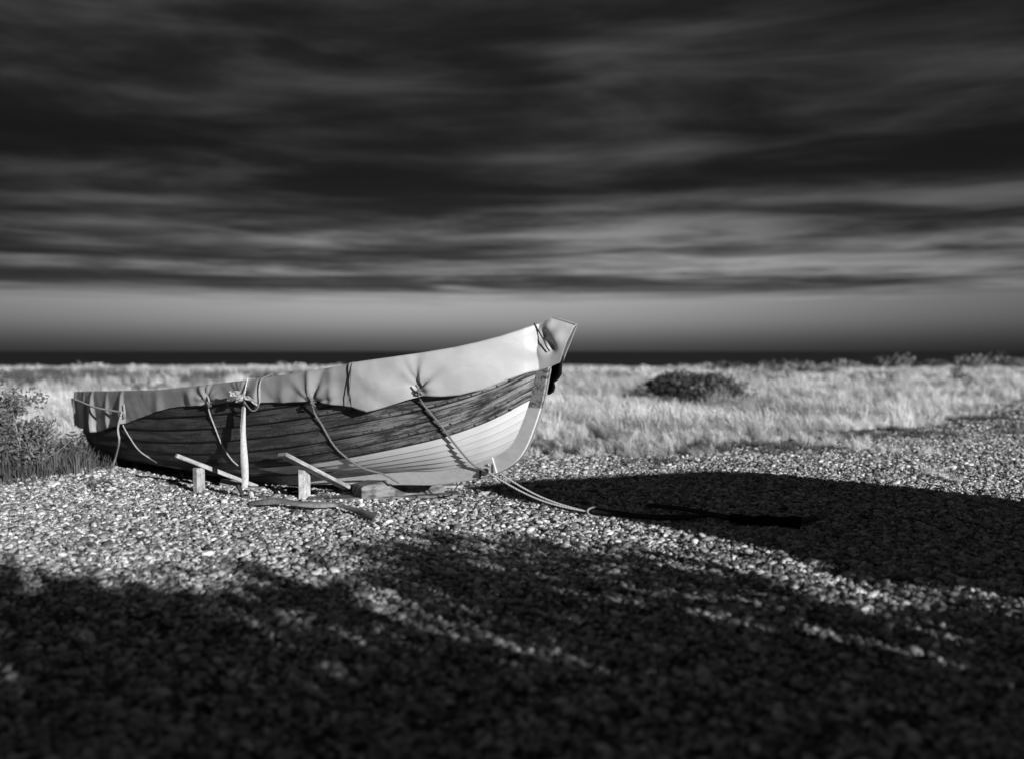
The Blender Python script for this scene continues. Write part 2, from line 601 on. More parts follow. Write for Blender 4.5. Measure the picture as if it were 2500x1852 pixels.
m, t, b = new_mat('dark_sea_water')
pos = t.n('ShaderNodeNewGeometry').outputs['Position']
n1 = t.noise(t.vscale(pos, (0.02, 0.06, 1)), 1.0, 5, 0.6)
n2 = t.noise(t.vscale(pos, (0.25, 0.6, 1)), 1.0, 4, 0.6)
set_col(t, b, t.ms(n1, 0.3, 0.7, 0.020, 0.034))
b.inputs['Roughness'].default_value = 0.55
b.inputs['Specular IOR Level'].default_value = 0.08
bump(t, b, t.m('ADD', n1, n2), 1.0, 0.6)
mb = MB()
sx = np.array([-60000, -8000, -1000, 0, 1000, 8000, 60000], float)
sy = np.array([112, 400, 1200, 5000, 20000, 80000], float)
XX, YY = np.meshgrid(sx, sy, indexing='ij')
mb.grid(np.stack([XX, YY, np.full_like(XX, -3.2)], -1))
tag(mb.build('sea', m), kind='structure')


# ------------------------------------------------------------------ scattering by geometry nodes (only for stuff nobody could count)
def scatter(name, pts, rot, scl, idx, sources, kind='stuff'):
    me = bpy.data.meshes.new(name)
    me.vertices.add(len(pts))
    me.vertices.foreach_set('co', np.asarray(pts, np.float32).ravel())
    for an, ty, arr in (('rot', 'FLOAT_VECTOR', rot), ('scl', 'FLOAT_VECTOR', scl)):
        me.attributes.new(an, ty, 'POINT').data.foreach_set('vector', np.asarray(arr, np.float32).ravel())
    me.attributes.new('idx', 'INT', 'POINT').data.foreach_set('value', np.asarray(idx, np.int32))
    me.materials.append(sources[0].data.materials[0])
    me.update()
    o = bpy.data.objects.new(name, me)
    COL.objects.link(o)
    g = bpy.data.node_groups.new(name + '_scatter', 'GeometryNodeTree')
    g.interface.new_socket('Geometry', in_out='INPUT', socket_type='NodeSocketGeometry')
    g.interface.new_socket('Geometry', in_out='OUTPUT', socket_type='NodeSocketGeometry')
    N = g.nodes
    gi, go = N.new('NodeGroupInput'), N.new('NodeGroupOutput')
    jn = N.new('GeometryNodeJoinGeometry')
    for s in sources:
        q = N.new('GeometryNodeObjectInfo')
        q.inputs['Object'].default_value = s
        q.inputs['As Instance'].default_value = True
        g.links.new(q.outputs['Geometry'], jn.inputs[0])
    iop = N.new('GeometryNodeInstanceOnPoints')
    iop.inputs['Pick Instance'].default_value = True
    at = {}
    for an, dt in (('rot', 'FLOAT_VECTOR'), ('scl', 'FLOAT_VECTOR'), ('idx', 'INT')):
        q = N.new('GeometryNodeInputNamedAttribute')
        q.data_type = dt
        q.inputs['Name'].default_value = an
        at[an] = q.outputs['Attribute']
    e2r = N.new('FunctionNodeEulerToRotation')
    g.links.new(at['rot'], e2r.inputs[0])
    g.links.new(gi.outputs[0], iop.inputs['Points'])
    g.links.new(jn.outputs[0], iop.inputs['Instance'])
    g.links.new(at['idx'], iop.inputs['Instance Index'])
    g.links.new(e2r.outputs[0], iop.inputs['Rotation'])
    g.links.new(at['scl'], iop.inputs['Scale'])
    g.links.new(iop.outputs[0], go.inputs[0])
    o.modifiers.new('scatter', 'NODES').node_group = g
    return tag(o, kind=kind)


# pebbles
def pebble_mesh(k):
    bm = bmesh.new()
    bmesh.ops.create_icosphere(bm, subdivisions=2, radius=1.0)
    for v in bm.verts:
        c = v.co
        v.co = c * (1 + 0.34 * mnoise.noise(c * 1.1 + Vector((k * 7.3, 0, 0))) + 0.12 * mnoise.noise(c * 2.6 + Vector((0, k * 3.1, 0))))
    V = np.array([v.co[:] for v in bm.verts])
    Fc = [tuple(v.index for v in f.verts) for f in bm.faces]
    bm.free()
    return V, Fc


protos = [pebble_mesh(k) for k in range(10)]
peb = []
NCL = 8
for k in range(20):          # handfuls of eight stones
    mb = MB()
    for i in range(NCL):
        V, Fc = protos[rng.integers(0, 10)]
        r = float(np.clip(rng.lognormal(math.log(0.0092), 0.46), 0.004, 0.030))
        E = np.array(Euler((rng.normal(0, 0.42), rng.normal(0, 0.42), rng.uniform(0, 6.28))).to_matrix())
        sc_ = np.array([r * rng.uniform(0.95, 1.4), r * rng.uniform(0.75, 1.05), r * rng.uniform(0.42, 0.75)])
        q, a_ = 0.050 * math.sqrt(rng.random()), rng.uniform(0, 6.28)
        mb.add((V * sc_) @ E.T + np.array([q * math.cos(a_), q * math.sin(a_), sc_[2] * 0.4 + rng.uniform(-0.003, 0.011)]), Fc)
    peb.append(mb.build('stones', M['pebble'], link=False))


def field(d0, d1, dens, wider=0.0):
    ka, kb = 0.56 + 0.08 * wider, 1.3 + 1.5 * wider
    n = int(dens * (ka * (d1 ** 2 - d0 ** 2) + 2 * kb * (d1 - d0)))
    # uniform in the wedge: draw d with weight proportional to the width
    d = np.linspace(d0, d1, 400)
    cdf = np.cumsum(ka * d + kb)
    cdf /= cdf[-1]
    y = np.interp(rng.random(n), cdf, d)
    x = (rng.random(n) * 2 - 1) * (ka * y + kb)
    return x, y


xs, ys, ss = [], [], []
for d0, d1, dens, k in ((2.6, 6.0, 3300, 0.98), (6.0, 11.5, 4000, 1.0), (11.5, 18.0, 2600, 1.05), (18.0, 28.0, 900, 1.5)):
    x, y = field(d0, d1, dens / NCL)
    keep = y < edge_y(x) + rng.normal(0, 0.35, len(x))
    xs.append(x[keep])
    ys.append(y[keep])
    ss.append(np.full(keep.sum(), k))
x, y, k = np.concatenate(xs), np.concatenate(ys), np.concatenate(ss)
n = len(x)
k = k * rng.uniform(0.85, 1.2, n)
rot = np.stack([rng.normal(0, 0.06, n), rng.normal(0, 0.06, n), rng.uniform(0, 6.28, n)], -1)
scatter('gravel', np.stack([x, y, hgt(x, y)], -1), rot, np.stack([k, k, k], -1), rng.integers(0, 20, n), peb)

# grass tufts, bent to the left by the wind
def tuft(nb, h, spread, lean, mat, wid=0.004, seed=0, heads=0.0):
    rg = np.random.default_rng(seed)
    mb = MB()
    for i in range(nb):
        a = rg.uniform(0, 6.28)
        rad = spread * math.sqrt(rg.random())
        p0 = np.array([rad * math.cos(a), rad * math.sin(a), -0.02])
        hh = h * rg.uniform(0.45, 1.1)
        out = np.array([math.cos(a), math.sin(a), 0]) * rg.uniform(0.05, 0.35) * hh + np.array([-lean * rg.uniform(0.5, 1.3) * hh, rg.normal(0, 0.1) * hh, 0])
        sd_ = np.array([math.sin(a + 1), math.cos(a + 1), 0]) * wid
        tt = [0, 0.4, 0.75, 1.0]
        L, Rr = [], []
        for q in tt:
            c = p0 + out * q ** 1.7 + np.array([0, 0, hh * (q - 0.12 * q * q)])
            w = 1 - q * 0.85
            if heads and q > 0.7 and i % 3 == 0:
                w = heads
            L.append(c - sd_ * w)
            Rr.append(c + sd_ * w)
        mb.grid(np.stack([np.array(L), np.array(Rr)], 1))
    return mb.build('grass_tuft', mat, link=False)


tall = [tuft(105, 0.46, 0.19, lean_, M['grass'], 0.0026, 11 + i, 1.7) for i, lean_ in enumerate((0.12, 0.30, 0.45, 0.22, 0.36, 0.05, 0.28))]
xs, ys, sc = [], [], []
for d0, d1, dens, s in ((10.5, 21, 22, 0.85), (21, 42, 8.0, 0.8), (42, 78, 2.4, 0.75)):
    x, y = field(d0, d1, dens, 1.0)
    cl = np.array([nz(a_ * 0.55, b_ * 0.55) for a_, b_ in zip(x, y)])
    cl2 = np.array([nz(a_ * 0.12, b_ * 0.10, 3.0) for a_, b_ in zip(x, y)])
    into = y - edge_y(x)
    keep = (into > 0.1 + 1.5 * rng.random(len(x)) - 2.0 * (cl > 0.22) - 5.0 * (x > 4.0) * (cl > -0.05) * rng.random(len(x)) ** 2) & (cl + 0.8 * cl2 + 0.10 * np.clip(into - 2, -2, 1) > -0.30 + 0.25 * rng.random(len(x)))
    keep &= ~((x < -11) & (y > 33) & (y < 60) & (cl2 > -0.25) & (rng.random(len(x)) < 0.85))
    near = np.clip(0.34 + into / 3.6, 0.34, 1.0)
    xs.append(x[keep])
    ys.append(y[keep])
    sc.append((s * near * (0.88 + 0.85 * np.clip(cl, -0.6, 0.8)))[keep])
x, y, s = np.concatenate(xs), np.concatenate(ys), np.concatenate(sc)
# the strip of low vegetation beside the stern stays shorter
s = np.where((x < -3.5) & (y < 14), s * 0.75, s)
n = len(x)
s = s * np.where(rng.random(n) < 0.06, 1.45, rng.uniform(0.6, 1.15, n))
scl = np.stack([s * 1.15, s * 1.15, s * rng.uniform(0.8, 1.15, n)], -1)
rot = np.stack([rng.normal(0, 0.13, n), rng.normal(0, 0.13, n), rng.normal(0, 0.8, n)], -1)
scatter('grass', np.stack([x, y, hgt(x, y)], -1), rot, scl, rng.integers(0, 7, n), tall)

# darker low growth along the edge of the shingle and round the stern
low = [tuft(46, 0.16, 0.11, 0.12, M['grass_low'], 0.005, 41 + i) for i in range(4)]
xs, ys, sc = [], [], []
for i in range(3300):
    x = rng.uniform(-11, 15)
    y = edge_y(x) + rng.normal(0.35, 0.9)
    c = nz(x * 0.9, y * 0.9, 7.0)
    if c < 0.10 and x > -3.4:
        continue
    xs.append(x), ys.append(y), sc.append(rng.uniform(0.6, 1.25) * (1 if x > -3.4 else 1.1))
for i in range(420):
    x, y = rng.uniform(-7.2, -4.75), rng.uniform(10.7, 12.0)
    xs.append(x), ys.append(y), sc.append(rng.choice((0.5, 0.8, 1.1, 1.9)) * rng.uniform(0.7, 1.2))
for xa, xb, ya, yb, nn, sa_, sb_ in ((-32, -12, 36, 60, 900, 1.8, 4.2), (2.2, 6.5, 38, 60, 130, 1.5, 3.2), (8, 20, 34, 70, 160, 1.5, 3.0), (1.0, 9, 16, 24, 120, 1.2, 2.2)):
    for i in range(nn):
        x, y = rng.uniform(xa, xb), rng.uniform(ya, yb)
        if nz(x * 0.3, y * 0.15, 2.0) > -0.1:
            xs.append(x), ys.append(y), sc.append(rng.uniform(sa_, sb_))
x, y, s = np.array(xs), np.array(ys), np.array(sc)
n = len(x)
rot = np.stack([rng.normal(0, 0.1, n), rng.normal(0, 0.1, n), rng.uniform(0, 6.28, n)], -1)
scatter('ground_cover', np.stack([x, y, hgt(x, y)], -1), rot, np.stack([s, s, s], -1), rng.integers(0, 4, n), low)


# ------------------------------------------------------------------ shrubs
def leaf_cloud(mb, lumps, n, size, rg, flat=0.0):
    """leaf-sized quads spread through the lumps (centre, radii)"""
    wts = np.array([l[1][0] * l[1][1] * l[1][2] for l in lumps])
    pick = rg.choice(len(lumps), n, p=wts / wts.sum())
    for i in range(n):
        c, rad = lumps[pick[i]]
        d = rg.normal(0, 1, 3)
        d /= np.linalg.norm(d)
        p = np.asarray(c) + d * np.asarray(rad) * rg.random() ** 0.42
        if p[2] < 0.02:
            continue
        a = rg.normal(0, 1, 3)
        a /= np.linalg.norm(a)
        bb = np.cross(a, rg.normal(0, 1, 3))
        bb /= np.linalg.norm(bb)
        s = size * rg.uniform(0.6, 1.4)
        mb.add([p - a * s, p + bb * s * 0.45, p + a * s, p - bb * s * 0.45], [(0, 1, 2, 3)])


def stems(mb, base, tips, r0, rg, wob=0.05):
    for tp in tips:
        b0 = np.asarray(base) + np.array([rg.normal(0, wob), rg.normal(0, wob), -0.03])
        midp = (b0 * 0.5 + np.asarray(tp) * 0.5) + np.array([rg.normal(0, wob), rg.normal(0, wob), 0.02])
        mb.tube(resample([b0, midp, tp], 7), np.linspace(r0, r0 * 0.35, 7), 5)


def shrub(name, loc, w, h, d, leaves, size, mat, label, cat, group=None, seed=0, lumps_n=9, nst=9):
    rg = np.random.default_rng(seed)
    root = empty(name, loc)
    tag(root, label, cat, group)
    lumps = []
    for i in range(lumps_n):
        a = rg.uniform(0, 6.28)
        q = rg.random() ** 0.6
        c = np.array([0.5 * w * q * math.cos(a) * 0.75, 0.5 * d * q * math.sin(a) * 0.75, h * (0.30 + 0.38 * (1 - q * q) * rg.uniform(0.6, 1.1))])
        k = rg.uniform(0.16, 0.30)
        lumps.append((c, (w * k, d * k, h * rg.uniform(0.2, 0.34))))
    mb = MB()
    leaf_cloud(mb, lumps, leaves, size, rg)
    tag(mb.build('foliage', mat, root), kind='stuff')
    mb = MB()
    stems(mb, (0, 0, 0), [l[0] + np.array([0, 0, l[1][2] * 0.6]) for l in lumps[:nst]], 0.012 * max(1, h), rg, 0.06 * w)
    mb.build('stems', M['twig'], root)
    return root


# dark bush in the meadow
P = on_ground(1690, 984)
shrub('bush', (P[0], P[1], 0), 3.1, 0.98, 1.6, 3600, 0.07, M['leaf'], 'dark rounded bush alone in the pale meadow right of the bow', 'bush', seed=3, lumps_n=13)
P = on_ground(1590, 970)
shrub('bush', (P[0], P[1], 0), 1.0, 0.42, 0.8, 500, 0.07, M['leaf'], 'small low dark bush touching the left side of the big meadow bush', 'bush', seed=4, lumps_n=5)
ORD = ['first', 'second', 'third', 'fourth', 'fifth', 'sixth', 'seventh', 'eighth', 'ninth', 'tenth', 'eleventh', 'twelfth']
far = [(1780, 896, 62, 34), (1905, 893, 60, 40), (1960, 896, 55, 36), (2055, 893, 50, 36), (2150, 890, 45, 42), (2205, 892, 50, 46), (2275, 890, 44, 34), (2365, 886, 44, 46), (2425, 884, 50, 48), (2470, 890, 44, 40), (1885, 905, 40, 30), (1990, 905, 50, 30)]
far.sort()
for i, (px, py, w, h) in enumerate(far):
    P = on_ground(px, py + 14)
    sc_ = P[1] / F
    shrub('shrub', (P[0], P[1], 0), w * 2.2 * sc_, h * 0.95 * sc_, w * 1.5 * sc_, 300, 0.14, M['leaf_mid'] if i % 2 else M['leaf'], f'{ORD[i]} dark shrub from the left in the blurred row along the sea horizon', 'shrub', 'far shrubs along the horizon', 60 + i, 6, 5)
weeds = [(182, 903, 30, 30), (240, 902, 62, 30), (325, 900, 26, 24), (605, 900, 30, 24), (735, 900, 46, 26), (820, 900, 40, 20), (1575, 905, 40, 26), (1630, 905, 50, 26), (2340, 958, 52, 76)]
for i, (px, py, w, h) in enumerate(weeds):
    P = on_ground(px, py + (4 if i < 8 else 0))
    sc_ = P[1] / F
    last = i == 8
    shrub('weed', (P[0], P[1], 0), w * 1.2 * sc_, h * sc_ * (0.8 if not last else 1.15), w * sc_, 110 if not last else 260, 0.10 if not last else 0.05, M['grass'] if not last else M['leaf_mid'],
          f'{ORD[i]} pale wispy weed from the left against the sea line' if not last else 'tall ragged weed rising above the grass at the right edge', 'weed', 'pale weeds along the sea line' if not last else None, 90 + i, 5, 5)

# big scrubby plant beside the stern
rg = np.random.default_rng(21)
root = empty('scrub_plant', (-5.58, 11.25, 0.03))
tag(root, 'wiry scrub plant with small dark leaves beside the stern at the left edge', 'shrub')
lumps, tips = [], []
for i in range(30):
    tx = rg.uniform(-1.5, 0.5)
    hh = rg.uniform(0.45, 1.12) * (1.0 if tx < 0.15 else 0.55)
    tp = np.array([tx, rg.uniform(-0.5, 0.6), hh])
    tips.append(tp)
    lumps.append((tp + np.array([0, 0, -0.03]), (0.17, 0.17, 0.13)))
    if rg.random() < 0.7:
        lumps.append((tp * np.array([0.85, 0.85, 0.55]), (0.2, 0.2, 0.15)))
mb = MB()
leaf_cloud(mb, lumps, 7500, 0.026, rg)
tag(mb.build('leaves', M['leaf_mid'], root), kind='stuff')
mb = MB()
for tp in tips:
    b0 = np.array([tp[0] * 0.55 + rg.normal(0, 0.12), tp[1] * 0.5, -0.03])
    pts = resample([b0, (b0 + tp) / 2 + rg.normal(0, 0.06, 3), tp], 10)
    mb.tube(pts, np.linspace(0.008, 0.003, 10), 5)
    for q in range(5):
        k = rg.integers(3, 9)
        e = pts[k] + np.array([rg.normal(0, 0.13), rg.normal(0, 0.1), rg.uniform(0.05, 0.22)])
        mb.tube(resample([pts[k], (pts[k] + e) / 2 + rg.normal(0, 0.02, 3), e], 5), np.linspace(0.004, 0.002, 5), 4)
mb.build('stems', M['twig'], root)

# ------------------------------------------------------------------ the boat: clinker built, pointed at both ends
def D(p):
    return p[0] * K, p[1] * K


keel_z = 0.15
fore_px = [(950, 1055), (1000, 1049), (1040, 1042), (1070, 1034), (1100, 1022), (1130, 1001), (1150, 972), (1167, 930), (1183, 880), (1192, 835), (1199, 795), (1204, 745), (1206, 712)]
fore = [plane_sz(*D(p), 0.0) for p in fore_px]
BMAX, BST = 0.95, 0.62
S_AFT = -5.2


def near0(px, py, half):
    return plane_sz(*D((px, py)), -half)


S0T = near0(166, 860, BMAX * BST + 0.05)[0] + 0.03
kz = fore[0][1]
k_mid = plane_sz(*D((560, 1053)), 0.0)


def keel_line(q):
    return np.interp(q, [-5, -3.8, k_mid[0], fore[0][0]], [0.005, 0.012, k_mid[1], kz])


prof = resample([(S0T + 0.04, 0.80), (S0T + 0.16, 0.45), (S0T + 0.26, 0.16), (S0T + 0.34, 0.03)] + [(q, float(keel_line(q))) for q in (-4.2, -3.4, -2.6, -1.8, -1.0, fore[0][0] - 0.45)] + fore, 280)
tan = np.gradient(prof, axis=0)
tan /= np.linalg.norm(tan, axis=1)[:, None]
inw = np.stack([-tan[:, 1], tan[:, 0]], -1)           # points into the boat (walked stern -> keel -> stem)
fr = np.linspace(0, 1, 280)
wid = np.interp(fr, [0, 0.10, 0.2, 0.45, 0.70, 0.84, 1], [0.07, 0.08, 0.095, 0.12, 0.15, 0.135, 0.112])
inner = prof + inw * wid[:, None]
for i in range(3):                                     # soften the offset line
    inner[1:-1] = (inner[:-2] + 2 * inner[1:-1] + inner[2:]) / 4
i_heel = int(np.argmin(np.abs(prof[:, 0] - (S0T + 0.36)) + np.abs(prof[:, 1] - 0.02)))
f_pt = plane_sz(*D((1085, 1028)), 0)
i_fore = int(np.argmin(np.abs(prof[:, 0] - f_pt[0]) + np.abs(prof[:, 1] - f_pt[1])))
kl, sm = inner[i_heel:i_fore + 1], inner[i_fore:]     # walked forward / upward
sm_z = np.maximum.accumulate(sm[:, 1] + np.arange(len(sm)) * 1e-6)
NS = 13
S1T = sm[-1, 0]


def Bw(w):
    w = np.clip(w, 0, 1)
    aft = 1 - (1 - BST) * (np.clip(0.45 - w, 0, 1) / 0.45) ** 2.0
    fwd = np.clip(1 - (np.clip(w - 0.45, 0, 1) / 0.55) ** 2.9, 0, 1) ** 0.74
    return BMAX * np.where(w < 0.45, aft, fwd)


# sheer line: height of the near gunwale read off the photograph
top_px = [(165, 852), (210, 851), (275, 850), (350, 848), (410, 842), (470, 835), (550, 826), (640, 813), (700, 803), (768, 792), (860, 779), (930, 769), (990, 759), (1040, 748), (1090, 735), (1130, 722), (1165, 710), (1195, 698)]


def B_s(s, extra=0.0):
    return Bw((np.asarray(s) - S0T) / (S1T - S0T)) + extra


def near_sz(px, py, extra=0.03, minb=0.05):
    s = plane_sz(px, py, -0.5)[0]
    for _ in range(80):
        s2, z = plane_sz(px, py, -max(float(B_s(s, extra)), minb))
        s = 0.65 * s + 0.35 * s2
    return s, z


sheer = np.array([near_sz(*D(p)) for p in top_px])
sheer = sheer[np.argsort(sheer[:, 0])]


def zg(s):
    return np.interp(s, sheer[:, 0], sheer[:, 1]) - 0.03


zT_sm = float(zg(S1T))


def section(pts):
    """a cross-section by equal girth: v 0..1 -> (share of half breadth, share of depth)"""
    p = resample(pts, 60)
    q = p * np.array([0.95, 0.75])
    l = np.r_[0, np.cumsum(np.linalg.norm(np.diff(q, axis=0), axis=1))]
    return l / l[-1], p[:, 0], p[:, 1]


SEC_MID = section([(0, 0), (0.42, 0.055), (0.70, 0.15), (0.87, 0.345), (0.955, 0.63), (1, 1)])
SEC_AFT = section([(0, 0), (0.34, 0.03), (0.62, 0.10), (0.82, 0.22), (0.94, 0.42), (0.985, 0.65), (1, 1)])


def S(w, v):
    """hull skin, starboard half: w 0..1 stern to stem, v 0..1 keel to gunwale -> (s, half breadth, z)"""
    w, v = np.broadcast_arrays(np.asarray(w, float), np.asarray(v, float))
    zb = sm_z[0] + (zT_sm - sm_z[0]) * v
    sb = np.interp(zb, sm_z, sm[:, 0])
    sa = S0T + 0.22 * (1 - v)
    s = sa + (sb - sa) * w
    ea = np.clip(1 - w / 0.45, 0, 1) ** 1.3
    em = np.clip((w - 0.47) / 0.53, 0, 1) ** 2.1
    fm = np.interp(v, SEC_MID[0], SEC_MID[1]) * (1 - ea) + np.interp(v, SEC_AFT[0], SEC_AFT[1]) * ea
    gm = np.interp(v, SEC_MID[0], SEC_MID[2]) * (1 - ea) + np.interp(v, SEC_AFT[0], SEC_AFT[2]) * ea
    g = gm + (v - gm) * em
    s0 = kl[0, 0] + (kl[-1, 0] - kl[0, 0]) * w
    z0 = np.interp(s0, kl[:, 0], kl[:, 1])
    z1 = zg(S0T + (S1T - S0T) * w)
    z = z0 + (z1 - z0) * g
    fe = 0.30 * v + 0.70 * v ** 1.3
    f = fm + (fe - fm) * em ** 0.85
    y = 0.026 + Bw(w) * f
    return np.stack([s, y, z], -1)


def list_port(w, v):
    return (0.12 - 0.05 * np.clip(1 - w / 0.25, 0, 1)) * v * Bw(w) / BMAX


def S_n(w, v):
    a = S(np.clip(w + 0.004, 0, 1), v) - S(np.clip(w - 0.004, 0, 1), v)
    c = S(w, np.clip(v + 0.01, 0, 1)) - S(w, np.clip(v - 0.01, 0, 1))
    n = np.cross(a, c)
    n /= np.linalg.norm(n, axis=-1)[..., None] + 1e-9
    return np.where((n[..., 1] < 0)[..., None], -n, n)


boat = empty('rowing_boat', tuple(C0), -TH)
tag(boat, 'old clinker wooden boat with dark upper planks and white lower bow on the shingle', 'boat')
NW = 96
ws = np.linspace(0, 1, NW)
PAINT = 6
len_u = np.linspace(0, S1T - S0T, NW)
vj = np.linspace(0, 1, NS + 1)


def strake(j, side):
    v0, v1 = vj[j], min(1.0, vj[j + 1] + 0.018)
    taus = np.linspace(0, 1, 5)
    V = (v0 + (v1 - v0) * taus)[None, :] * np.ones((NW, 1))
    Wg = ws[:, None] * np.ones((1, 5))
    P, Nn = S(Wg, V), S_n(Wg, V)
    endt = np.clip((1 - ws) / 0.05, 0.25, 1)[:, None]      # laps fair into the stem
    off = (0.025 * (1 - taus)[None, :] + 0.001) * endt
    O = P + Nn * off[..., None]
    I = P[:, :1] - Nn[:, :1] * 0.006
    Lo = O[:, :1]
    girth = np.linalg.norm(P[:, 1:] - P[:, :-1], axis=-1).cumsum(1)
    uvv = np.concatenate([np.zeros((NW, 1)), girth], 1)
    uv = np.stack([len_u[:, None] * np.ones((1, 5)), uvv], -1)
    sg = -1 if side == 's' else 1
    mb = MB()
    for A, U in ((O, uv), (np.concatenate([I, Lo], 1), np.stack([len_u[:, None] * np.ones((1, 2)), np.zeros((NW, 2))], -1)), ):
        Q = A.copy()
        Q[..., 1] *= sg
        if side == 'p':
            Q[..., 2] -= list_port(ws[:, None], V[:, :1])
        mb.grid(Q, U, flip=(side == 'p'))
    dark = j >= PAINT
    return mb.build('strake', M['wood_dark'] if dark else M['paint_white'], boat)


for j in range(NS):
    for side in 'sp':
        strake(j, side)

# keel, stem and sternpost: one band in three timbers
def timber(name, i0, i1, th):
    o, i_ = prof[i0:i1 + 1], inner[i0:i1 + 1] + inw[i0:i1 + 1] * 0.03
    rows = []
    b_ = 0.006
    for k in range(len(o)):
        a, c = o[k], i_[k]
        dn = (c - a) / (np.linalg.norm(c - a) + 1e-9)
        a2 = a + dn * b_
        rows.append([(c[0], -th, c[1]), (a2[0], -th, a2[1]), (a[0], -th + b_, a[1]), (a[0], th - b_, a[1]), (a2[0], th, a2[1]), (c[0], th, c[1])])
    mb = MB()
    Pq = np.array(rows)
    mb.grid(Pq, close=True)
    nn = len(rows)
    mb.f.append(tuple(range(6)))
    mb.f.append(tuple((nn - 1) * 6 + q for q in range(6))[::-1])
    ob = mb.build(name, M['keel'], boat, smooth=False)
    return ob


timber('sternpost', 0, i_heel, 0.030)
timber('keel', i_heel, i_fore, 0.031)
timber('stem', i_fore, 279, 0.022)
v_ = np.linspace(0, 1, 24)
P = S(np.zeros(24), v_) + np.array([0.012, 0, 0])
mb = MB()
mb.grid(np.stack([P * np.array([1, -1, 1]), P], 1))
mb.build('transom', M['wood_dark'], boat).modifiers.new('thick', 'SOLIDIFY').thickness = 0.03
# added strip, its tone standing for the sunlit front of the stem
path = np.array([(p[0] + 0.004, 0, p[1]) for p in prof[i_fore - 6:268]])
mb = MB()
dn = inw[i_fore - 6:268]
Q = np.stack([np.stack([path[:, 0] - dn[:, 0] * 0.004, np.full(len(path), yy), path[:, 2] - dn[:, 1] * 0.004], -1) for yy in (-0.009, 0.009)], 1)
mb.grid(Q)
mb.build('stem_lit_edge', M['steel'], boat)
# bilge keels: two short rubbing strips low on each side
for v, w0, w1 in ((0.30, 0.30, 0.56), (0.17, 0.33, 0.66)):
    for sg in (-1, 1):
        wl = np.linspace(w0, w1, 30)
        P, Nn = S(wl, np.full(30, v)), S_n(wl, np.full(30, v))
        tp = np.sqrt(np.clip(1 - (np.linspace(-1, 1, 30)) ** 8, 0.02, 1))
        Q = P + Nn * (0.012 + 0.010 * tp)[:, None]
        Q[:, 1] *= sg
        mb = MB()
        mb.tube(Q, 0.015 * tp, 8)
        mb.build('bilge_keel', M['paint_white'], boat)
# rusty nail heads along the laps
mb = MB()
for j in range(PAINT, NS):
    lw = np.arange(0.03, 0.985, 0.0155)
    for side in (-1, 1):
        for q, w in enumerate(lw):
            w = w + rng.normal(0, 0.0016)
            v = vj[j] + (vj[j + 1] - vj[j]) * (0.17 + 0.05 * rng.normal() * 0.4)
            P, n_ = S(w, v), S_n(w, v)
            P = P + n_ * 0.0225
            a = np.cross(n_, (0, 0, 1.0))
            a /= np.linalg.norm(a)
            c = np.cross(n_, a)
            r_ = 0.0110 * rng.uniform(0.7, 1.35)
            ring = [P + (a * math.cos(k * 1.0472) + c * math.sin(k * 1.0472)) * r_ for k in range(6)]
            V_ = np.array(ring + [P + n_ * 0.004])
            V_[:, 1] *= side
            mb.add(V_, [(k, (k + 1) % 6, 6) for k in range(6)])
tag(mb.build('nail_heads', M['iron'], boat), kind='stuff')
# gunwale rails under the cover
for sg in (-1, 1):
    P = S(ws, np.ones(NW)) + np.array([0, -0.004, -0.012])
    P[:, 1] *= sg
    if sg > 0:
        P[:, 2] -= list_port(ws, 1.0)
    mb = MB()
    mb.tube(P, 0.016, 6)
    mb.build('gunwale', M['wood_grey'], boat)
# thwarts inside, below the cover
for w in (0.12, 0.40, 0.64):
    P = S(w, 0.86)
    mb = MB()
    mb.box((P[0], 0, P[2] - 0.06), (0.20, 2 * P[1] - 0.03, 0.028), bev=0.004)
    mb.build('thwart', M['wood_grey'], boat)

# points on the near skin for ropes and straps
gw, gv = np.meshgrid(np.linspace(0, 1, 500), np.linspace(0, 1, 160), indexing='ij')
SK = S(gw, gv)
SKn = S_n(gw, gv)
SKw = to_world(SK[..., 0], -SK[..., 1], SK[..., 2])
SKnw = SKn[..., :1] * AX - SKn[..., 1:2] * PT + SKn[..., 2:] * np.array([0, 0, 1.0])
SKp = proj(SKw)


def on_hull(px, py, off=0.025):
    d = ((SKp - np.array([px, py])) ** 2).sum(-1)
    i = np.unravel_index(np.argmin(d), d.shape)
    return SKw[i] + SKnw[i] * off


# ------------------------------------------------------------------ tarpaulins
def curve_sz(px_list, extra):
    a = np.array([near_sz(*D(p), extra) for p in px_list])
    return a[np.argsort(a[:, 0])]


ties_px = [(455, 872, 1.0), (530, 866, 0.8), (680, 874, 1.1), (912, 846, 1.25)]
ties = [(*near_sz(*D(p[:2]), 0.04), p[2]) for p in ties_px]
crg = random.Random(5)
creases = []
for _ in ties:
    creases.append([(a_ + crg.uniform(-0.15, 0.15), crg.uniform(0.12, 0.34), crg.choice((0.03, 0.022, -0.024, 0.026)), crg.uniform(0.018, 0.04)) for a_ in (-1.45, -0.85, -0.45, -0.1, 0.3, 0.75, 1.4)])
rid_px = [(186, 0.045, 10, 7), (205, 0.085, 16, 11), (236, 0.035, 14, 10), (270, 0.065, 22, 6), (346, 0.022, 30, 26), (420, 0.02, 24, 20), (566, 0.04, 26, 4), (620, 0.015, 20, 25), (725, 0.022, 14, 16), (1010, 0.014, 50, 40)]
rids = [(near_sz(*D((p[0], 880)), 0.04)[0], p[1], p[2] / 205.0, p[3] / 205.0) for p in rid_px]


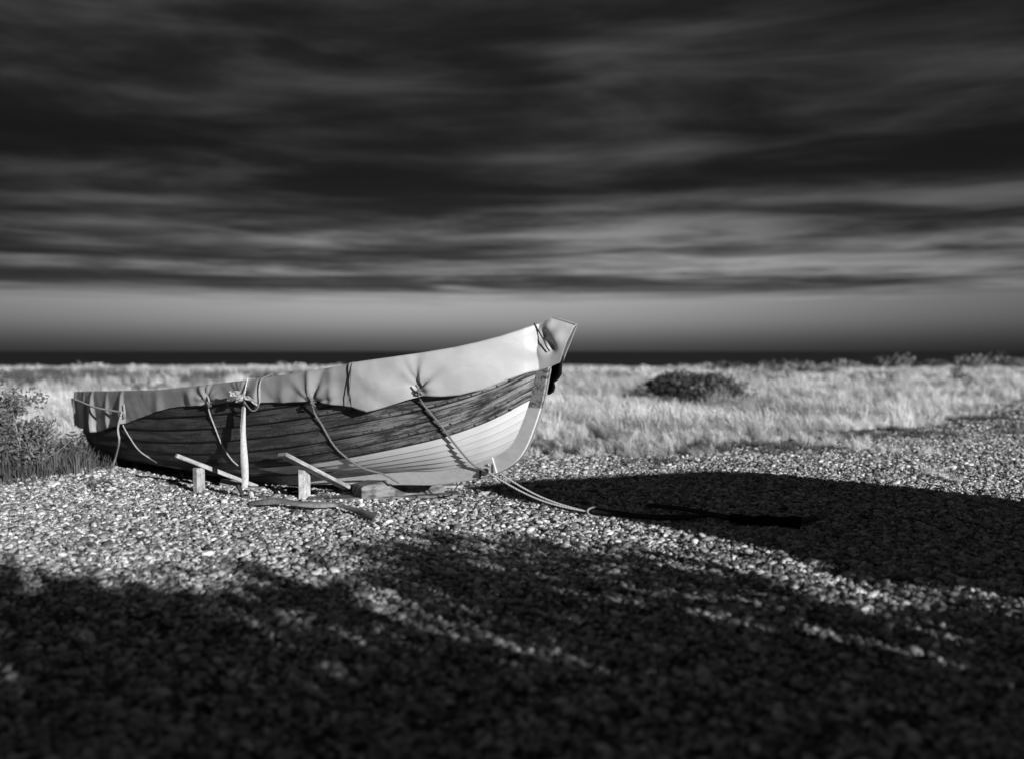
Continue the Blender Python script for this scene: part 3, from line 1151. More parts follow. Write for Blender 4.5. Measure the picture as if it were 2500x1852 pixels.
def wrinkle(s, z, hem, topz, seed, bow):
    L = max(0.02, topz - hem)
    k = np.clip((topz - z) / L, 0, 1)           # 0 at the gunwale, 1 at the hem
    d = 0.022 * nz(s * 1.7 + z * 1.5, z * 2.0, seed) * (0.25 + 0.75 * k) + 0.012 * nz(s * 5.0 + z * 5, z * 3.0, seed + 4) * (0.3 + 0.7 * k)
    for ti, (ts, tz, am) in enumerate(ties):
        ds, dz_ = s - ts, z - tz
        r_ = math.hypot(ds, dz_)
        if r_ < 1.0:
            for ang_, ln, dep_, wd_ in creases[ti]:
                ux, uz = math.sin(ang_), math.cos(ang_)
                al, pe = ds * ux + dz_ * uz, ds * uz - dz_ * ux
                if al > 0:
                    ww = wd_ * (0.35 + al / ln * 1.1)
                    d += am * dep_ * math.exp(-(pe / ww) ** 2) * math.exp(-(al / ln) ** 1.5) * min(1, al / 0.03)
            d -= am * 0.032 * math.exp(-(r_ / 0.07) ** 2)
            d += am * 0.022 * math.exp(-((ds) / 0.20) ** 2) * k * (1 - math.exp(-(r_ / 0.10) ** 2))
    for rs, am, lw_, rw in rids:
        q = s - rs
        if -lw_ < q < rw:
            f = 1 + q / lw_ if q < 0 else 1 - q / rw
            f = f * f * (3 - 2 * f) * 0.5 + f * 0.5
            d += am * f * min(1, 0.15 + 1.1 * k)
    if bow:
        for cpx, cpy, am, rad in bow:
            r_ = math.hypot(s - cpx, z - cpy)
            d += am * math.exp(-(r_ / rad) ** 2)
    return d


def tarp(name, mat_, label, s_a, s_b_top, s_b_hem, top, hem, extra, nu, seed, bow=None, port_drop=0.22):
    """cover from the starboard hem over both gunwales to the port hem"""
    nd, nt = 26, 22
    root = None
    rows, uvs = [], []

    def half(q):
        e_ = np.clip((q - S1T + 0.06) / max(0.02, s_b_top - S1T + 0.06), 0, 1) if bow else 0.0
        return max(0.055 - 0.047 * e_, float(B_s(q, extra * (1 - 0.8 * e_))))

    for i in range(nu):
        a = i / (nu - 1)
        line, uvl = [], []
        sT = s_a + (s_b_top - s_a) * a
        topz = float(np.interp(sT, top[:, 0], top[:, 1]))
        for j in range(nd + 1):                 # hem -> gunwale, starboard
            q = j / nd
            s = s_a + ((s_b_hem + (s_b_top - s_b_hem) * q) - s_a) * a
            hz = float(np.interp(s, hem[:, 0], hem[:, 1]))
            tz = float(np.interp(s, top[:, 0], top[:, 1]))
            z = hz + (tz - hz) * q
            Bh = half(s)
            drop = tz - z
            y = Bh - 0.10 * drop ** 1.3 * (1 if Bh > 0.3 else Bh / 0.3)
            d = wrinkle(s, z, hz, tz, seed, bow)
            rnd = math.exp(-((1 - q) / 0.08) ** 2) * 0.012
            line.append((s, -(y + d - rnd), z - rnd * 0.2 + 0.006 * nz(s * 5, q * 2, seed + 9) * (1 - q)))
            uvl.append((s, z))
        Bh = half(sT)
        lp_ = float(list_port(np.clip((sT - S0T) / (S1T - S0T), 0, 1), 1.0))
        for j in range(1, nt):                  # across the top
            q = j / nt
            y = -Bh + 2 * Bh * q
            cam_ = 0.045 * (1 - (2 * q - 1) ** 2) * min(1, Bh / 0.4)
            line.append((sT, y, topz - lp_ * q - 0.03 * (1 - (2 * q - 1) ** 2) * min(1, Bh / 0.4) + 0.010 * nz(sT * 3, y * 3, seed) * (1 - (2 * q - 1) ** 4)))
            uvl.append((sT, topz + Bh + y))
        for j in range(0, 9):                   # port side
            q = j / 8
            s = s_a + ((s_b_top + (s_b_hem - s_b_top) * q) - s_a) * a
            z = topz - lp_ - port_drop * q
            line.append((s, Bh + 0.012 * nz(s * 5, z * 5, seed + 2), z))
            uvl.append((s, topz + 3 * Bh + port_drop * q))
        rows.append(line)
        uvs.append(uvl)
    P = np.array(rows)
    W_ = to_world(P[..., 0], P[..., 1], P[..., 2])
    mb = MB()
    mb.grid(W_, np.array(uvs), flip=True)
    o = mb.build(name, mat_, rebase=True)
    tag(o, label, 'tarpaulin')
    sol = o.modifiers.new('cloth', 'SOLIDIFY')
    sol.thickness, sol.offset = 0.003, 0.0
    return o


top1 = curve_sz(top_px, 0.04)
hem1 = curve_sz([(163, 930), (195, 938), (210, 941), (240, 931), (275, 921), (330, 900), (370, 888), (400, 884), (455, 882), (500, 876), (522, 869), (540, 869), (562, 876), (620, 876), (680, 873), (720, 880), (772, 886)], 0.04)
sA = near_sz(*D((166, 880)), 0.04)[0] - 0.02
sB = near_sz(*D((790, 840)), 0.04)[0]
tarp('tarpaulin', M['tarp_old'], 'dull grey tarpaulin over the stern half of the boat, with vertical folds', sA, sB, sB, top1, hem1, 0.06, 260, 1.0)

top2_px = [(p[0], p[1] - 3) for p in top_px if p[0] < 1190] + [(1200, 690), (1222, 697), (1247, 706)]
top2 = curve_sz(top2_px, 0.055)
hem2 = curve_sz([(757, 884), (775, 891), (795, 897), (815, 893), (860, 880), (915, 862), (960, 863), (1000, 860), (1050, 848), (1100, 828), (1150, 812), (1200, 797), (1216, 789)], 0.055)
sA2 = near_sz(*D((762, 840)), 0.055)[0]
sBt, sBh = near_sz(*D((1247, 706)), 0.055)[0], near_sz(*D((1216, 789)), 0.055)[0]
bow_bumps = []
for px, py, am, rad in ((1185, 730, -0.035, 0.045), (1200, 755, -0.04, 0.035), (1178, 765, 0.03, 0.06), (1212, 735, 0.03, 0.06), (1195, 712, 0.02, 0.05)):
    s, z = near_sz(*D((px, py)), 0.055)
    bow_bumps.append((s, z, am, rad))
tarp('tarpaulin', M['tarp'], 'pale grey tarpaulin hooding the bow and overlapping the stern cover', sA2, sBt, sBh, top2, hem2, 0.075, 260, 5.0, bow_bumps, 0.30)


def on_near(px, py, extra=0.06):
    s, z = near_sz(px, py, extra)
    return to_world(s, -max(0.05, float(B_s(s, extra))), z)


# loose corner flap at the stern, tied out past the post
P0, P1, P2, P3 = [to_world(*q) for q in (plane_sz(*D((150, 866)), 0.1)[:1] + (0.12, plane_sz(*D((150, 866)), 0.1)[1]), plane_sz(*D((166, 872)), 0.02)[:1] + (0.0, plane_sz(*D((166, 872)), 0.0)[1]), plane_sz(*D((171, 920)), 0.0)[:1] + (-0.01, plane_sz(*D((171, 920)), 0.0)[1]), plane_sz(*D((163, 932)), 0.06)[:1] + (0.06, plane_sz(*D((163, 932)), 0.06)[1]))]
g = np.zeros((9, 9, 3))
for i in range(9):
    for j in range(9):
        a_, c_ = i / 8, j / 8
        p = (P0 * (1 - a_) + P1 * a_) * (1 - c_) + (P3 * (1 - a_) + P2 * a_) * c_
        g[i, j] = p + np.array([0, 0.03 * math.sin(a_ * 7 + c_ * 3), 0])
mb = MB()
mb.grid(g, np.stack(np.meshgrid(np.linspace(0, .1, 9), np.linspace(0, .3, 9), indexing='ij'), -1))
o = mb.build('tarpaulin_corner', M['tarp'], rebase=True)
tag(o, 'loose pointed corner of grey cover sheet sticking out behind the stern', 'tarpaulin')

# black flap hanging off the port bow below the hood
fl = [(1218, 778), (1225, 790), (1224, 815), (1216, 826), (1208, 832), (1210, 842), (1207, 852), (1198, 857), (1186, 853)]
bk = [(1203, 778), (1201, 790), (1199, 805), (1196, 815), (1193, 824), (1191, 832), (1190, 840), (1188, 848), (1182, 851)]
yf = 0.06
Pf = np.array([to_world(plane_sz(*D(p), yf)[0], yf, plane_sz(*D(p), yf)[1]) for p in fl])
Pb = np.array([to_world(plane_sz(*D(p), yf + 0.02)[0] - 0.03, yf + 0.03, plane_sz(*D(p), yf + 0.02)[1]) for p in bk])
g = np.stack([Pb + (Pf - Pb) * q + PT * (0.02 * math.sin(q * 5)) for q in np.linspace(0, 1, 5)], 1)
mb = MB()
mb.grid(g)
o = mb.build('black_flap', M['black'], rebase=True)
tag(o, 'black rubber flap hanging behind the stem under the bow cover', 'flap')
o.modifiers.new('thick', 'SOLIDIFY').thickness = 0.012

# ------------------------------------------------------------------ ropes and lashings
def rope_obj(name, pts, r, mat, label, strands=True, cat='rope', group=None):
    mb = MB()
    if strands:
        mb.rope(resample(pts, max(16, len(pts) * 6)), r)
    else:
        mb.tube(resample(pts, max(16, len(pts) * 8)), r, 7)
    o = mb.build(name, mat, rebase=True)
    return tag(o, label, cat, group)


pA = [on_near(*D(p), e) for p, e in (((158, 868), 0.03), ((172, 873), 0.07), ((205, 886), 0.12), ((240, 893), 0.10), ((264, 897), 0.09))]
tail = [on_near(*D((265, 898)), 0.10), at_depth(*D((257, 930)), pA[-1][1] - 0.02), at_depth(*D((259, 960)), pA[-1][1] - 0.04), at_depth(*D((250, 1000)), 11.15), at_depth(*D((240, 1037)), 11.1)]
rope_obj('rope', pA + tail, 0.012, M['rope'], 'frayed pale rope round the stern cover with its loose end hanging to the ground')
rope_obj('rope', [on_near(*D((270, 880)), 0.08), on_near(*D((272, 905)), 0.08), on_hull(*D((276, 918)), 0.05), on_hull(*D((288, 950)), 0.03), on_hull(*D((310, 978)), 0.03), on_hull(*D((345, 1001)), 0.03)], 0.0075, M['rope'], 'thin pale rope curving down the dark hull just right of the hanging rope end')
rope_obj('rope', [on_near(*D((452, 862)), 0.08), on_near(*D((456, 876)), 0.07), on_hull(*D((463, 892)), 0.04), on_hull(*D((474, 930)), 0.03), on_hull(*D((490, 968)), 0.03), on_hull(*D((508, 994)), 0.03), on_hull(*D((522, 1007)), 0.03)], 0.0075, M['rope'], 'thin pale rope down the hull just left of the wide strap')
D_bot = to_world(plane_sz(*D((878, 1056)), 0.0)[0], -0.04, plane_sz(*D((878, 1058)), 0)[1])
rope_obj('rope', [on_near(*D((672, 862)), 0.08), on_near(*D((680, 876)), 0.06), on_hull(*D((692, 893)), 0.05), on_hull(*D((706, 922)), 0.035), on_hull(*D((728, 962)), 0.03), on_hull(*D((752, 985)), 0.03), on_hull(*D((790, 1006)), 0.05), at_depth(*D((835, 1032)), D_bot[1] - 0.05), at_depth(*D((868, 1051)), D_bot[1] - 0.03)], 0.010, M['cord'], 'grey rope knotted to the cover amidships and running down under the keel')
EYE_P = to_world(plane_sz(*D((1058, 1026)), -0.04)[0], -0.045, plane_sz(*D((1058, 1026)), -0.04)[1])
rope_obj('rope', [on_near(*D((905, 838)), 0.08), on_near(*D((912, 848)), 0.08), on_hull(*D((920, 868)), 0.05), on_hull(*D((955, 912)), 0.05), on_hull(*D((1000, 963)), 0.055), on_hull(*D((1035, 1003)), 0.05), EYE_P], 0.010, M['cord'], 'grey rope running from the bow cover across the white planks to the forefoot')
# knots
for (px, py), lab in (((683, 880), 'small rope knot under the cover amidships'), ((457, 880), 'small rope knot left of the wide strap'), ((914, 854), 'small rope knot at the hem of the bow cover')):
    c = on_near(*D((px, py)), 0.07)
    tt = np.linspace(0, 4 * math.pi, 150)
    pts = np.stack([c[0] + 0.013 * np.cos(tt) + 0.008 * np.cos(2.3 * tt), c[1] - 0.012 + 0.014 * np.sin(1.7 * tt), c[2] + 0.022 * np.sin(tt * 0.8 + 1)], -1)
    mb = MB()
    mb.tube(pts, 0.0055, 6)
    tag(mb.build('rope_knot', M['cord'], rebase=True), lab, 'knot')
# dark cord round the bow hood
bc = [on_near(*D(p), e) for p, e in (((1163, 704), 0.06), ((1170, 716), 0.085), ((1178, 730), 0.075), ((1185, 742), 0.09), ((1190, 755), 0.085), ((1197, 765), 0.07))]
rope_obj('cord', bc, 0.007, M['rope_dark'], 'dark cord tied over the cover near the bow tip', cat='cord')
rope_obj('cord', [on_near(*D((768, 788)), 0.06), on_near(*D((765, 800)), 0.085), on_near(*D((763, 830)), 0.09), on_near(*D((760, 862)), 0.09), on_near(*D((756, 882)), 0.08)], 0.0045, M['cord'], 'thin laced cord down the edge where the two covers overlap', cat='cord')

# painter: doubled rope from the forefoot to the ring on the shingle
ring_c = on_ground(*D((1283, 1112)), 0.05)
for k, off in enumerate((0.0, 0.045)):
    a0 = EYE_P + np.array([0.02, -0.01, 0.0 + off * 0.9])
    pts = []
    for q in np.linspace(0, 1, 9):
        p = a0 * (1 - q) + (ring_c + np.array([-0.03, 0, 0.0])) * q
        p = p + np.array([0, 0, -0.06 * math.sin(q * math.pi) + off * (1 - q) * 0.5])
        pts.append(p)
    rope_obj('painter_rope', pts, 0.0082, M['rope'], 'lower of the two twisted pale ropes from the forefoot to the steel ring' if k == 0 else 'upper of the two twisted pale ropes from the forefoot to the steel ring')
tt = np.linspace(0, 2 * math.pi, 40)
mb = MB()
mb.tube(np.stack([ring_c[0] + 0.07 + 0.085 * np.cos(tt), ring_c[1] + 0.04 * np.sin(tt), ring_c[2] + 0.035 * np.sin(tt) - 0.005], -1), 0.009, 8)
tag(mb.build('steel_ring', M['steel'], rebase=True), 'worn oval steel ring joining the pale ropes to the dark rope', 'ring')
dk = [on_ground(*D(p), z_) for p, z_ in (((1292, 1112), .05), ((1330, 1117), .05), ((1380, 1123), .045), ((1440, 1128), .045), ((1500, 1127), .045), ((1545, 1122), .05), ((1590, 1128), .05))]
dk2 = [on_ground(*D(p), z_) for p, z_ in (((1296, 1108), .055), ((1340, 1113), .055), ((1400, 1121), .05), ((1470, 1123), .06), ((1540, 1120), .05), ((1490, 1109), .06), ((1440, 1103), .06), ((1412, 1101), .06), ((1420, 1098), .06), ((1480, 1104), .055), ((1540, 1114), .055), ((1600, 1125), .05))]
rope_obj('dark_rope', dk, 0.016, M['rope_dark'], 'thick dark rope lying straight on the shaded shingle from the ring')
rope_obj('dark_rope', dk2, 0.013, M['rope_dark'], 'thinner dark rope doubled back in a long loop on the shaded shingle')
# black bundle with a pale roller at its end
root_p = on_ground(*D((1665, 1136)), 0.0)
bun = empty('rope_bundle', tuple(root_p))
tag(bun, 'black bundle of rolled rubber at the far end of the dark rope', 'bundle')
mb = MB()
a0, a1 = on_ground(*D((1588, 1130)), .05) - root_p, on_ground(*D((1745, 1138)), .05) - root_p
qs = np.linspace(0, 1, 26)
mb.tube(np.stack([a0 + (a1 - a0) * q + np.array([0, 0.01 * math.sin(q * 21), 0.008 * math.sin(q * 17)]) for q in qs]), [0.028 + 0.018 * abs(math.sin(q * 8)) + 0.012 * q for q in qs], 9)
mb.build('rolled_rubber', M['black'], bun)
mb = MB()
b0, b1 = on_ground(*D((1738, 1134)), .05) - root_p, on_ground(*D((1776, 1127)), .05) - root_p
mb.tube(np.stack([b0, b0 * .66 + b1 * .34, b0 * .33 + b1 * .67, b1]), [0.028, 0.03, 0.03, 0.027], 12)
mb.build('roller', M['wood_grey'], bun)

# iron plate and eye on the forefoot
mb = MB()
p0 = plane_sz(*D((1045, 1030)), -0.04)
mb.box((p0[0], -0.037, p0[1]), (0.016, 0.008, 0.10), bev=0.002)
mb.build('iron_plate', M['iron'], boat)
mb = MB()
p0 = plane_sz(*D((1058, 1027)), -0.04)
mb.tube(np.stack([p0[0] + 0.03 * np.cos(tt), -0.05 + 0.018 * np.sin(tt), p0[1] + 0.024 * np.sin(tt)], -1), 0.008, 7)
mb.build('mooring_eye', M['iron'], boat)
mb = MB()
p0 = plane_sz(*D((1074, 1019)), -0.04)
mb.box((p0[0], -0.036, p0[1]), (0.012, 0.006, 0.075), bev=0.002)
mb.build('draught_mark', M['steel'], boat)


# ------------------------------------------------------------------ the wide strap
def ribbon(mb, path, width, th=0.003, n=60):
    """path points, and for each the width direction (vector)"""
    p = resample(path, n)
    w = resample(width, n)
    t = np.gradient(p, axis=0)
    nrm = np.cross(t, w)
    nrm /= np.linalg.norm(nrm, axis=1)[:, None] + 1e-9
    Q = np.stack([p - w / 2 - nrm * th / 2, p + w / 2 - nrm * th / 2, p + w / 2 + nrm * th / 2, p - w / 2 + nrm * th / 2], 1)
    base = mb.n
    l = np.r_[0, np.cumsum(np.linalg.norm(np.diff(p, axis=0), axis=1))]
    uv = np.stack([l[:, None] * np.ones((1, 4)), np.array([0, .06, .06, 0])[None] * np.ones((n, 1))], -1)
    mb.grid(Q, uv, close=True)
    mb.f.append((base, base + 1, base + 2, base + 3))
    e = base + (n - 1) * 4
    mb.f.append((e + 3, e + 2, e + 1, e))


knot = on_near(*D((532, 868)), 0.10)
foot = on_ground(*D((536, 1066)), 0.06)
strap = empty('strap', (float(foot[0]), float(foot[1]), 0.0))
tag(strap, 'wide pale webbing strap hanging down in front of the dark hull', 'strap')
org = np.array(strap.location)
px_ = lambda p, d_: at_depth(*D(p), d_)
dk_, df_ = float(knot[1]) - 0.02, float(foot[1]) - 0.15
pts = [px_((531, 868), dk_), px_((532, 885), dk_ + 0.01), px_((531, 910), dk_ + 0.02), px_((530, 950), dk_ + 0.03), px_((532, 1000), dk_ + 0.04), px_((534, 1040), dk_ + 0.05), px_((533, 1062), dk_ + 0.05)]
wd = [(0.022, -0.01, 0), (0.026, -0.012, 0), (0.045, 0.012, 0), (0.066, 0.006, 0), (0.068, 0.0, 0), (0.056, 0.01, 0), (0.052, 0.01, 0)]
mb = MB()
ribbon(mb, np.array(pts) - org, np.array(wd), 0.0035)
mb.build('webbing', M['strap'], strap)
mb = MB()       # the second fold of the strap behind, seen as a dark-edged strip at the top
pts2 = [p + np.array([-0.012, 0.012, 0]) for p in pts[1:5]]
ribbon(mb, np.array(pts2) - org, np.array([(0.02, 0.02, 0), (0.03, 0.03, 0), (0.035, 0.03, 0), (0.02, 0.01, 0)]), 0.003, 30)
mb.build('inner_fold', M['strap_dark'], strap)
mb = MB()       # lower loop threaded through the buckle
d2 = 9.36
lp = [px_((537, 1064), dk_ + 0.05), px_((540, 1070), d2 - .05), px_((546, 1072), d2 - .02), px_((548, 1085), d2), px_((547, 1096), d2 + .02)]
ribbon(mb, np.array(lp) - org, np.array([(0.05, 0.01, 0), (0.05, 0.0, 0), (0.05, 0.0, 0), (0.052, 0, 0), (0.052, 0, 0)]), 0.0035, 26)
mb.build('lower_loop', M['strap'], strap)
mb = MB()
lp = [px_((518, 1056), d2), px_((524, 1068), d2 - .02), px_((530, 1082), d2 - .03), px_((540, 1096), d2 - .03)]
mb.tube(resample(np.array(lp) - org, 16), [0.02] * 6 + [0.016] * 5 + [0.022] * 5, 7)
mb.build('ratchet_buckle', M['iron'], strap)
# crumpled cloth tucked under the knot
rag = empty('rag', tuple(knot))
tag(rag, 'crumpled pale cloth knotted at the top of the wide strap', 'cloth')
for q, (poly, d_) in enumerate((([(499, 850), (524, 851), (520, 863), (501, 863)], -0.02), ([(512, 876), (516, 862), (528, 857), (530, 872)], -0.05), ([(530, 858), (545, 864), (562, 878), (560, 884), (545, 873), (531, 868)], -0.04))):
    c2 = np.mean([px_(p, dk_ + d_) for p in poly], axis=0)
    outer = [px_(p, dk_ + d_ + 0.02 * (-1) ** i) for i, p in enumerate(poly)]
    mb = MB()
    for i in range(len(outer)):
        A, B2 = outer[i], outer[(i + 1) % len(outer)]
        rows = np.array([[c2 + (A * (1 - f) + B2 * f - c2) * r_ + np.array([0, 0.014 * math.sin(9 * f + 7 * r_ + i), 0]) for f in np.linspace(0, 1, 6)] for r_ in np.linspace(0.02, 1, 6)])
        mb.grid(rows - knot)
    o = mb.build('cloth_fold', M['rag'], rag)
    o.modifiers.new('cloth', 'SOLIDIFY').thickness = 0.004
cl = [px_(p, dk_ - .03) for p in ((532, 873), (540, 885), (548, 893), (556, 893), (562, 886), (564, 876))]
rope_obj('cord', cl, 0.006, M['cord'], 'small loop of cord sagging right of the strap knot', False, 'cord')
cl = [on_near(*D(p), e) for p, e in (((592, 815), .05), ((572, 824), .07), ((566, 835), .08), ((565, 855), .09), ((565, 878), .08))]
rope_obj('cord', cl, 0.006, M['rope'], 'pale cord over the cover above the small sagging loop', False, 'cord')
cl = [on_near(*D(p), e) for p, e in (((540, 822), .05), ((536, 838), .08), ((532, 860), .09))]
rope_obj('cord', cl, 0.007, M['strap'], 'short pale lashing from the strap knot up over the gunwale', False, 'cord')
# strap tail snaking over the stones
tl = [on_ground(*D(p), z_) for p, z_ in (((541, 1096), .04), ((570, 1092), .07), ((610, 1090), .09), ((655, 1096), .085), ((705, 1098), .08), ((735, 1098), .07), ((765, 1107), .06), ((795, 1118), .055), ((818, 1126), .05))]
wdt = [(0.0, .02, .03), (0.01, .03, .05), (0.01, .03, .055), (.02, .05, .03), (.0, .04, .05), (.0, .05, .035), (.02, .045, .02), (.02, .03, .05), (.05, .02, .06)]
mb = MB()
ribbon(mb, np.array(tl), np.array(wdt), 0.003, 90)
tag(mb.build('strap_tail', M['strap_dark'], rebase=True), 'loose dark webbing tail twisting over the stones in front of the boat', 'strap')

# ------------------------------------------------------------------ shores, posts and blocks
def block(name, c, size, Mx, mat, label, cat, bev=0.006, group=None):
    mb = MB()
    mb.box((0, 0, 0), size, Mx, bev)
    v = np.vstack(mb.v) + np.asarray(c, float)
    o = mesh_obj(name, v, mb.f, mat, None, np.vstack(mb.uv), False, True)
    return tag(o, label, cat, group)


def post(px0, px1, py_top, py_base, mat, label, rz, depth):
    g0 = on_ground((px0 + px1) / 2, py_base)
    d_ = g0[1]
    wth = (px1 - px0) / F * d_
    h = (py_base - py_top) / F * d_
    M3 = np.array(Euler((R(1.5), 0, rz)).to_matrix()) @ orient((0, 0, 1), (0, 1, 0))
    return block('post', (g0[0], d_ + depth / 2, h / 2 - 0.03), (h + 0.06, depth, wth / (abs(math.cos(rz)) + 0.35 * abs(math.sin(rz)))), M3, mat, label, 'post', 0.006), g0, h


post(472, 495, 1141, 1209, M['wood_pale'], 'square pale timber post under the left prop, left of the strap', -TH, 0.075)
post(724, 759, 1142, 1224, M['wood_white'], 'whitened timber post under the right-hand prop plank', -R(12), 0.07)


def beam(name, A, B_, wdt_, th, mat, label, cat, roll=0.0, bev=0.004):
    A, B_ = np.asarray(A), np.asarray(B_)
    x = B_ - A
    M3 = orient(x) @ np.array(Euler((roll, 0, 0)).to_matrix())
    return block(name, (A + B_) / 2, (np.linalg.norm(x), wdt_, th), M3, mat, label, cat, bev)


beam('prop', at_depth(430, 1111, 9.50), at_depth(628, 1187, 10.1), 0.045, 0.040, M['wood_pale'], 'thin pale batten sloping from the left post down under the hull', 'prop')
beam('prop', at_depth(688, 1108, 8.98), at_depth(848, 1190, 9.50), 0.125, 0.034, M['wood_pale'], 'broad plank sloping over the whitened post down towards the keel', 'prop', R(-6))
# big baulk under the keel, its plank below and offcuts
g0 = on_ground(930, 1222)
ang = R(28)
bm_ax = np.array([math.cos(ang), math.sin(ang), 0])
cb = (on_ground(895, 1224) + on_ground(1068, 1212)) / 2 + np.array([-0.05, 0.10, 0.0])
mb = MB()
prof_b = [(-0.42, 0.0), (-0.42, 0.10), (-0.40, 0.115), (-0.14, 0.165), (0.02, 0.168), (0.40, 0.13), (0.43, 0.10), (0.43, 0.0)]
dep = [-0.13, -0.12, 0.12, 0.13]
rows = []
for dd, kk in zip(dep, (0.93, 1, 1, 0.93)):
    rows.append([cb + bm_ax * (a_ * (0.99 if kk < 1 else 1)) + np.array([-math.sin(ang), math.cos(ang), 0]) * dd + np.array([0, 0, 0.035 + z_ * kk]) for a_, z_ in prof_b])
Pq = np.array(rows)
uvq = np.stack([np.broadcast_to(np.array([p[0] for p in prof_b])[None], Pq.shape[:2]), np.broadcast_to(np.array([p[1] for p in prof_b])[None], Pq.shape[:2]) + np.array(dep)[:, None]], -1)
mb.grid(Pq, uvq, close=True)
mb.f.append(tuple(range(8)))
mb.f.append(tuple(24 + i for i in range(8))[::-1])
tag(mb.build('timber_baulk', M['wood_grey'], smooth=False, rebase=True), 'large weathered timber baulk with a sloping top under the bow end of the keel', 'block')
block('plank', cb + np.array([-0.12, -0.10, 0.018]), (1.45, 0.26, 0.045), orient((math.cos(R(14)), math.sin(R(14)), 0)), M['wood_grey'], 'flat grey plank on the shingle beneath the big timber baulk', 'plank')
c = on_ground(*D((505, 1063)))
block('timber_offcut', c + np.array([0, 0.05, 0.045]), (0.26, 0.10, 0.085), orient((1, 0.15, 0)), M['wood_grey'], 'short timber offcut on the shingle behind the left post', 'offcut')
c = on_ground(*D((556, 1071)))
block('timber_offcut', c + np.array([0, 0.02, 0.03]), (0.20, 0.08, 0.05), orient((1, 0.05, 0)), M['wood_grey'], 'low timber offcut at the foot of the wide strap', 'offcut')
c = on_ground(*D((968, 1068)))
block('board', c + np.array([0.0, 0.12, 0.03]), (0.34, 0.16, 0.03), orient((1, 0.25, 0.0)), M['wood_pale'], 'small pale board on the shingle just right of the timber baulk', 'board')
# thin stick and black cable in the shade, cord at the forefoot
rope_obj('stick', [at_depth(655, 1161, 9.9), at_depth(690, 1172, 9.9), at_depth(716, 1185, 9.9)], 0.006, M['wood_pale'], 'thin pale stick leaning in the shade under the hull left of the whitened post', False, 'stick')
tt2 = np.linspace(0, 5 * math.pi, 60)
c = on_ground(*D((628, 1086)))
mb = MB()
mb.tube(np.stack([c[0] + 0.14 * np.cos(tt2) + 0.01 * tt2, c[1] + 0.10 + 0.10 * np.sin(tt2 * 0.9), 0.05 + 0.03 * np.abs(np.sin(tt2 * 0.7))], -1), 0.012, 7)
tag(mb.build('cable', M['black'], rebase=True), 'tangled coil of black cable left of the whitened post', 'cable')
rope_obj('cord', [at_depth(1118, 1182, EYE_P[1] + .2), at_depth(1112, 1192, EYE_P[1] + .25), at_depth(1104, 1203, EYE_P[1] + .35), on_ground(1106, 1208, .03), on_ground(1130, 1210, .035)], 0.006, M['cord'], 'short cord hanging below the forefoot onto the stones', False, 'cord')

# ------------------------------------------------------------------ what shades the foreground: a tarred hut and tall scrub behind the camera
SD = np.array([-math.sin(SUN_AZ), math.cos(SUN_AZ), 0])       # the way shadows run
PD = np.array([math.cos(SUN_AZ), math.sin(SUN_AZ), 0])        # across
COT = 1 / math.tan(SUN_EL)
hs = -1.0                                                     # hut's place along the shadow direction
hc = SD * (hs - 1.4) + PD * 7.33
hut = empty('hut', tuple(hc), SUN_AZ)
tag(hut, 'tarred wooden hut with a low curved roof beside the camera', 'hut')
HW, HD = 1.78, 1.4
H_e = (6.3 - hs) / COT
for i in range(20):
    y0 = 0.02 + i * (H_e - 0.02) / 20
    hh = (H_e - 0.02) / 20
    mb = MB()
    for yy in (-HD, HD):
        mb.box((0, yy, y0 + hh / 2), (2 * HW, 0.03, hh - 0.004), bev=0.003)
    for xx in (-HW, HW):
        mb.box((xx, 0, y0 + hh / 2), (0.03, 2 * HD - 0.034, hh - 0.004), bev=0.003)
    mb.build('board', M['wood_tar'], hut)
RP = np.array([(5.40, 8.66), (6.56, 8.62), (7.68, 8.38), (8.30, 8.18), (8.62, 7.98), (8.85, 7.62), (8.98, 7.1), (9.06, 6.3)])
rx, rz_ = RP[:, 0] - 7.33, (RP[:, 1] - hs) / COT
mb = MB()
nr_ = len(rx)
mb.grid(np.stack([np.stack([rx, np.full(nr_, yy), rz_], -1) for yy in (-HD - 0.1, HD + 0.1)], 0))
for yy, fl_ in ((HD + 0.016, 1), (-HD - 0.016, -1)):
    mb.add(np.stack([np.r_[rx, rx[::-1]], np.full(2 * nr_, yy), np.r_[rz_, np.full(nr_, H_e - 0.02)]], -1), [tuple(range(2 * nr_))[::fl_]])
mb.build('roof', M['wood_tar'], hut, smooth=False)
mb = MB()
mb.box((-0.9, HD + 0.03, 0.98), (0.8, 0.03, 1.9), bev=0.004)
mb.build('door', M['wood_grey'], hut)
mb = MB()
mb.box((0.7, HD + 0.03, 1.35), (0.8, 0.03, 0.7), bev=0.004)
mb.build('window', M['black'], hut)

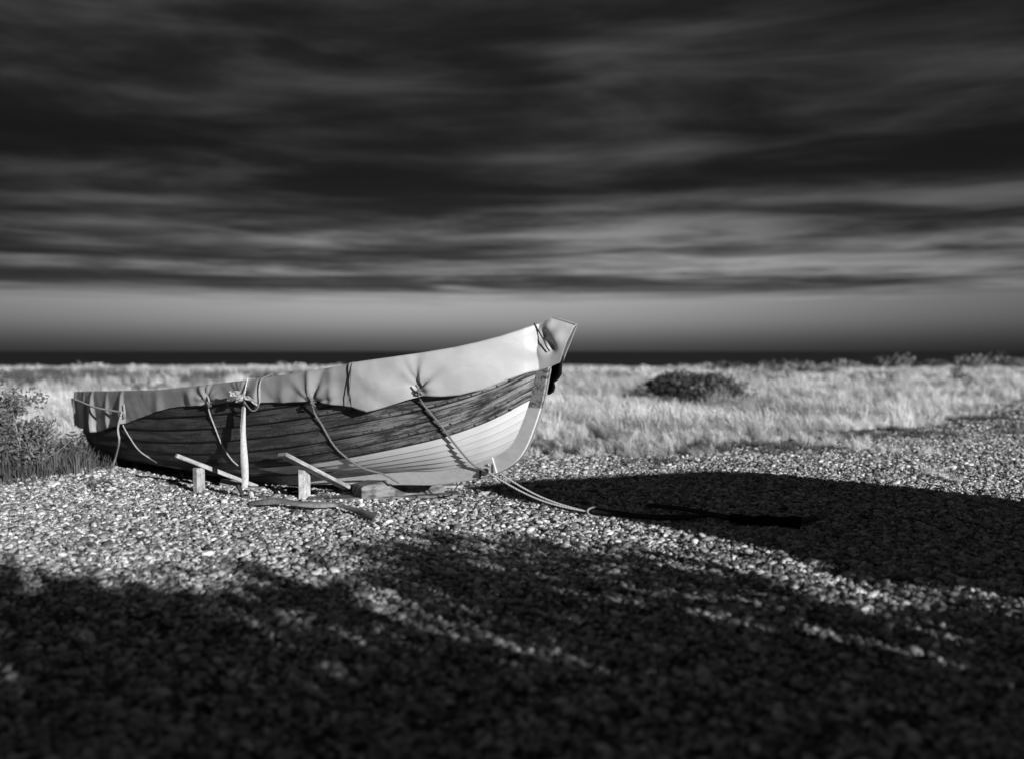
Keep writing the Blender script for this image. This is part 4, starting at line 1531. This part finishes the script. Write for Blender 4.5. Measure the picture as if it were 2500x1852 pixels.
# scrub: (across, along, width, where its shade ends, leaves)
def thicket(name, pp, ss_, w, send, nl, label, group, seed, size=0.08):
    rg = np.random.default_rng(seed)
    c = SD * ss_ + PD * pp
    h = (send - ss_) / COT
    root = empty(name, (c[0], c[1], 0), SUN_AZ)
    tag(root, label, 'shrub', group)
    lumps = []
    nx = max(3, int(w / 0.28))
    for xx in np.linspace(-w / 2, w / 2, nx):
        for zf in (0.16, 0.36, 0.56, 0.74, 0.88):
            lumps.append((np.array([xx + rg.normal(0, 0.07), rg.normal(0, 0.25), h * (zf - (0.10 * rg.random() if zf > 0.8 else 0))]), (0.30, 0.40, h * 0.13)))
    mb = MB()
    leaf_cloud(mb, lumps, nl, size, rg)
    tag(mb.build('foliage', M['leaf'], root), kind='stuff')
    mb = MB()
    stems(mb, (0, 0, 0), [l[0] for l in lumps[4::5]] + [l[0] for l in lumps[2::10]], 0.02, rg, 0.12 * w)
    mb.build('stems', M['twig'], root)


TL, TG = 'tall leafy scrub behind the camera that shades the near shingle', 'tall scrub behind the camera'
for i, a_ in enumerate(((-0.6, -3.6, 1.7, 7.9, 2600), (0.75, -3.3, 1.2, 7.7, 3200), (1.35, -3.9, 0.8, 7.6, 1500), (2.85, -3.5, 1.1, 7.1, 1500), (3.75, -3.3, 1.0, 6.9, 1700), (2.05, -3.1, 0.6, 6.0, 650))):
    thicket('tall_scrub', *a_, TL, TG, 120 + i)
thicket('thin_scrub', 4.95, -3.4, 1.25, 5.8, 800, 'thin open scrub between the tall scrub and the hut', None, 131, 0.085)
for i, (pp, send, nl) in enumerate(((-0.7, 4.9, 5200), (0.4, 4.9, 6500), (1.7, 4.4, 3600), (2.9, 3.9, 2600), (4.1, 3.7, 800), (5.5, 3.5, 800), (4.2, 2.8, 2600), (5.5, 2.5, 2600))):  # unseen low growth added only to keep the near foreground dark
    thicket('shade_scrub', pp, -2.2 - 0.3 * (i % 3), 1.35, send, nl, 'unseen waist-high scrub added to darken the near shingle', 'low scrub added behind the camera for shade', 140 + i)
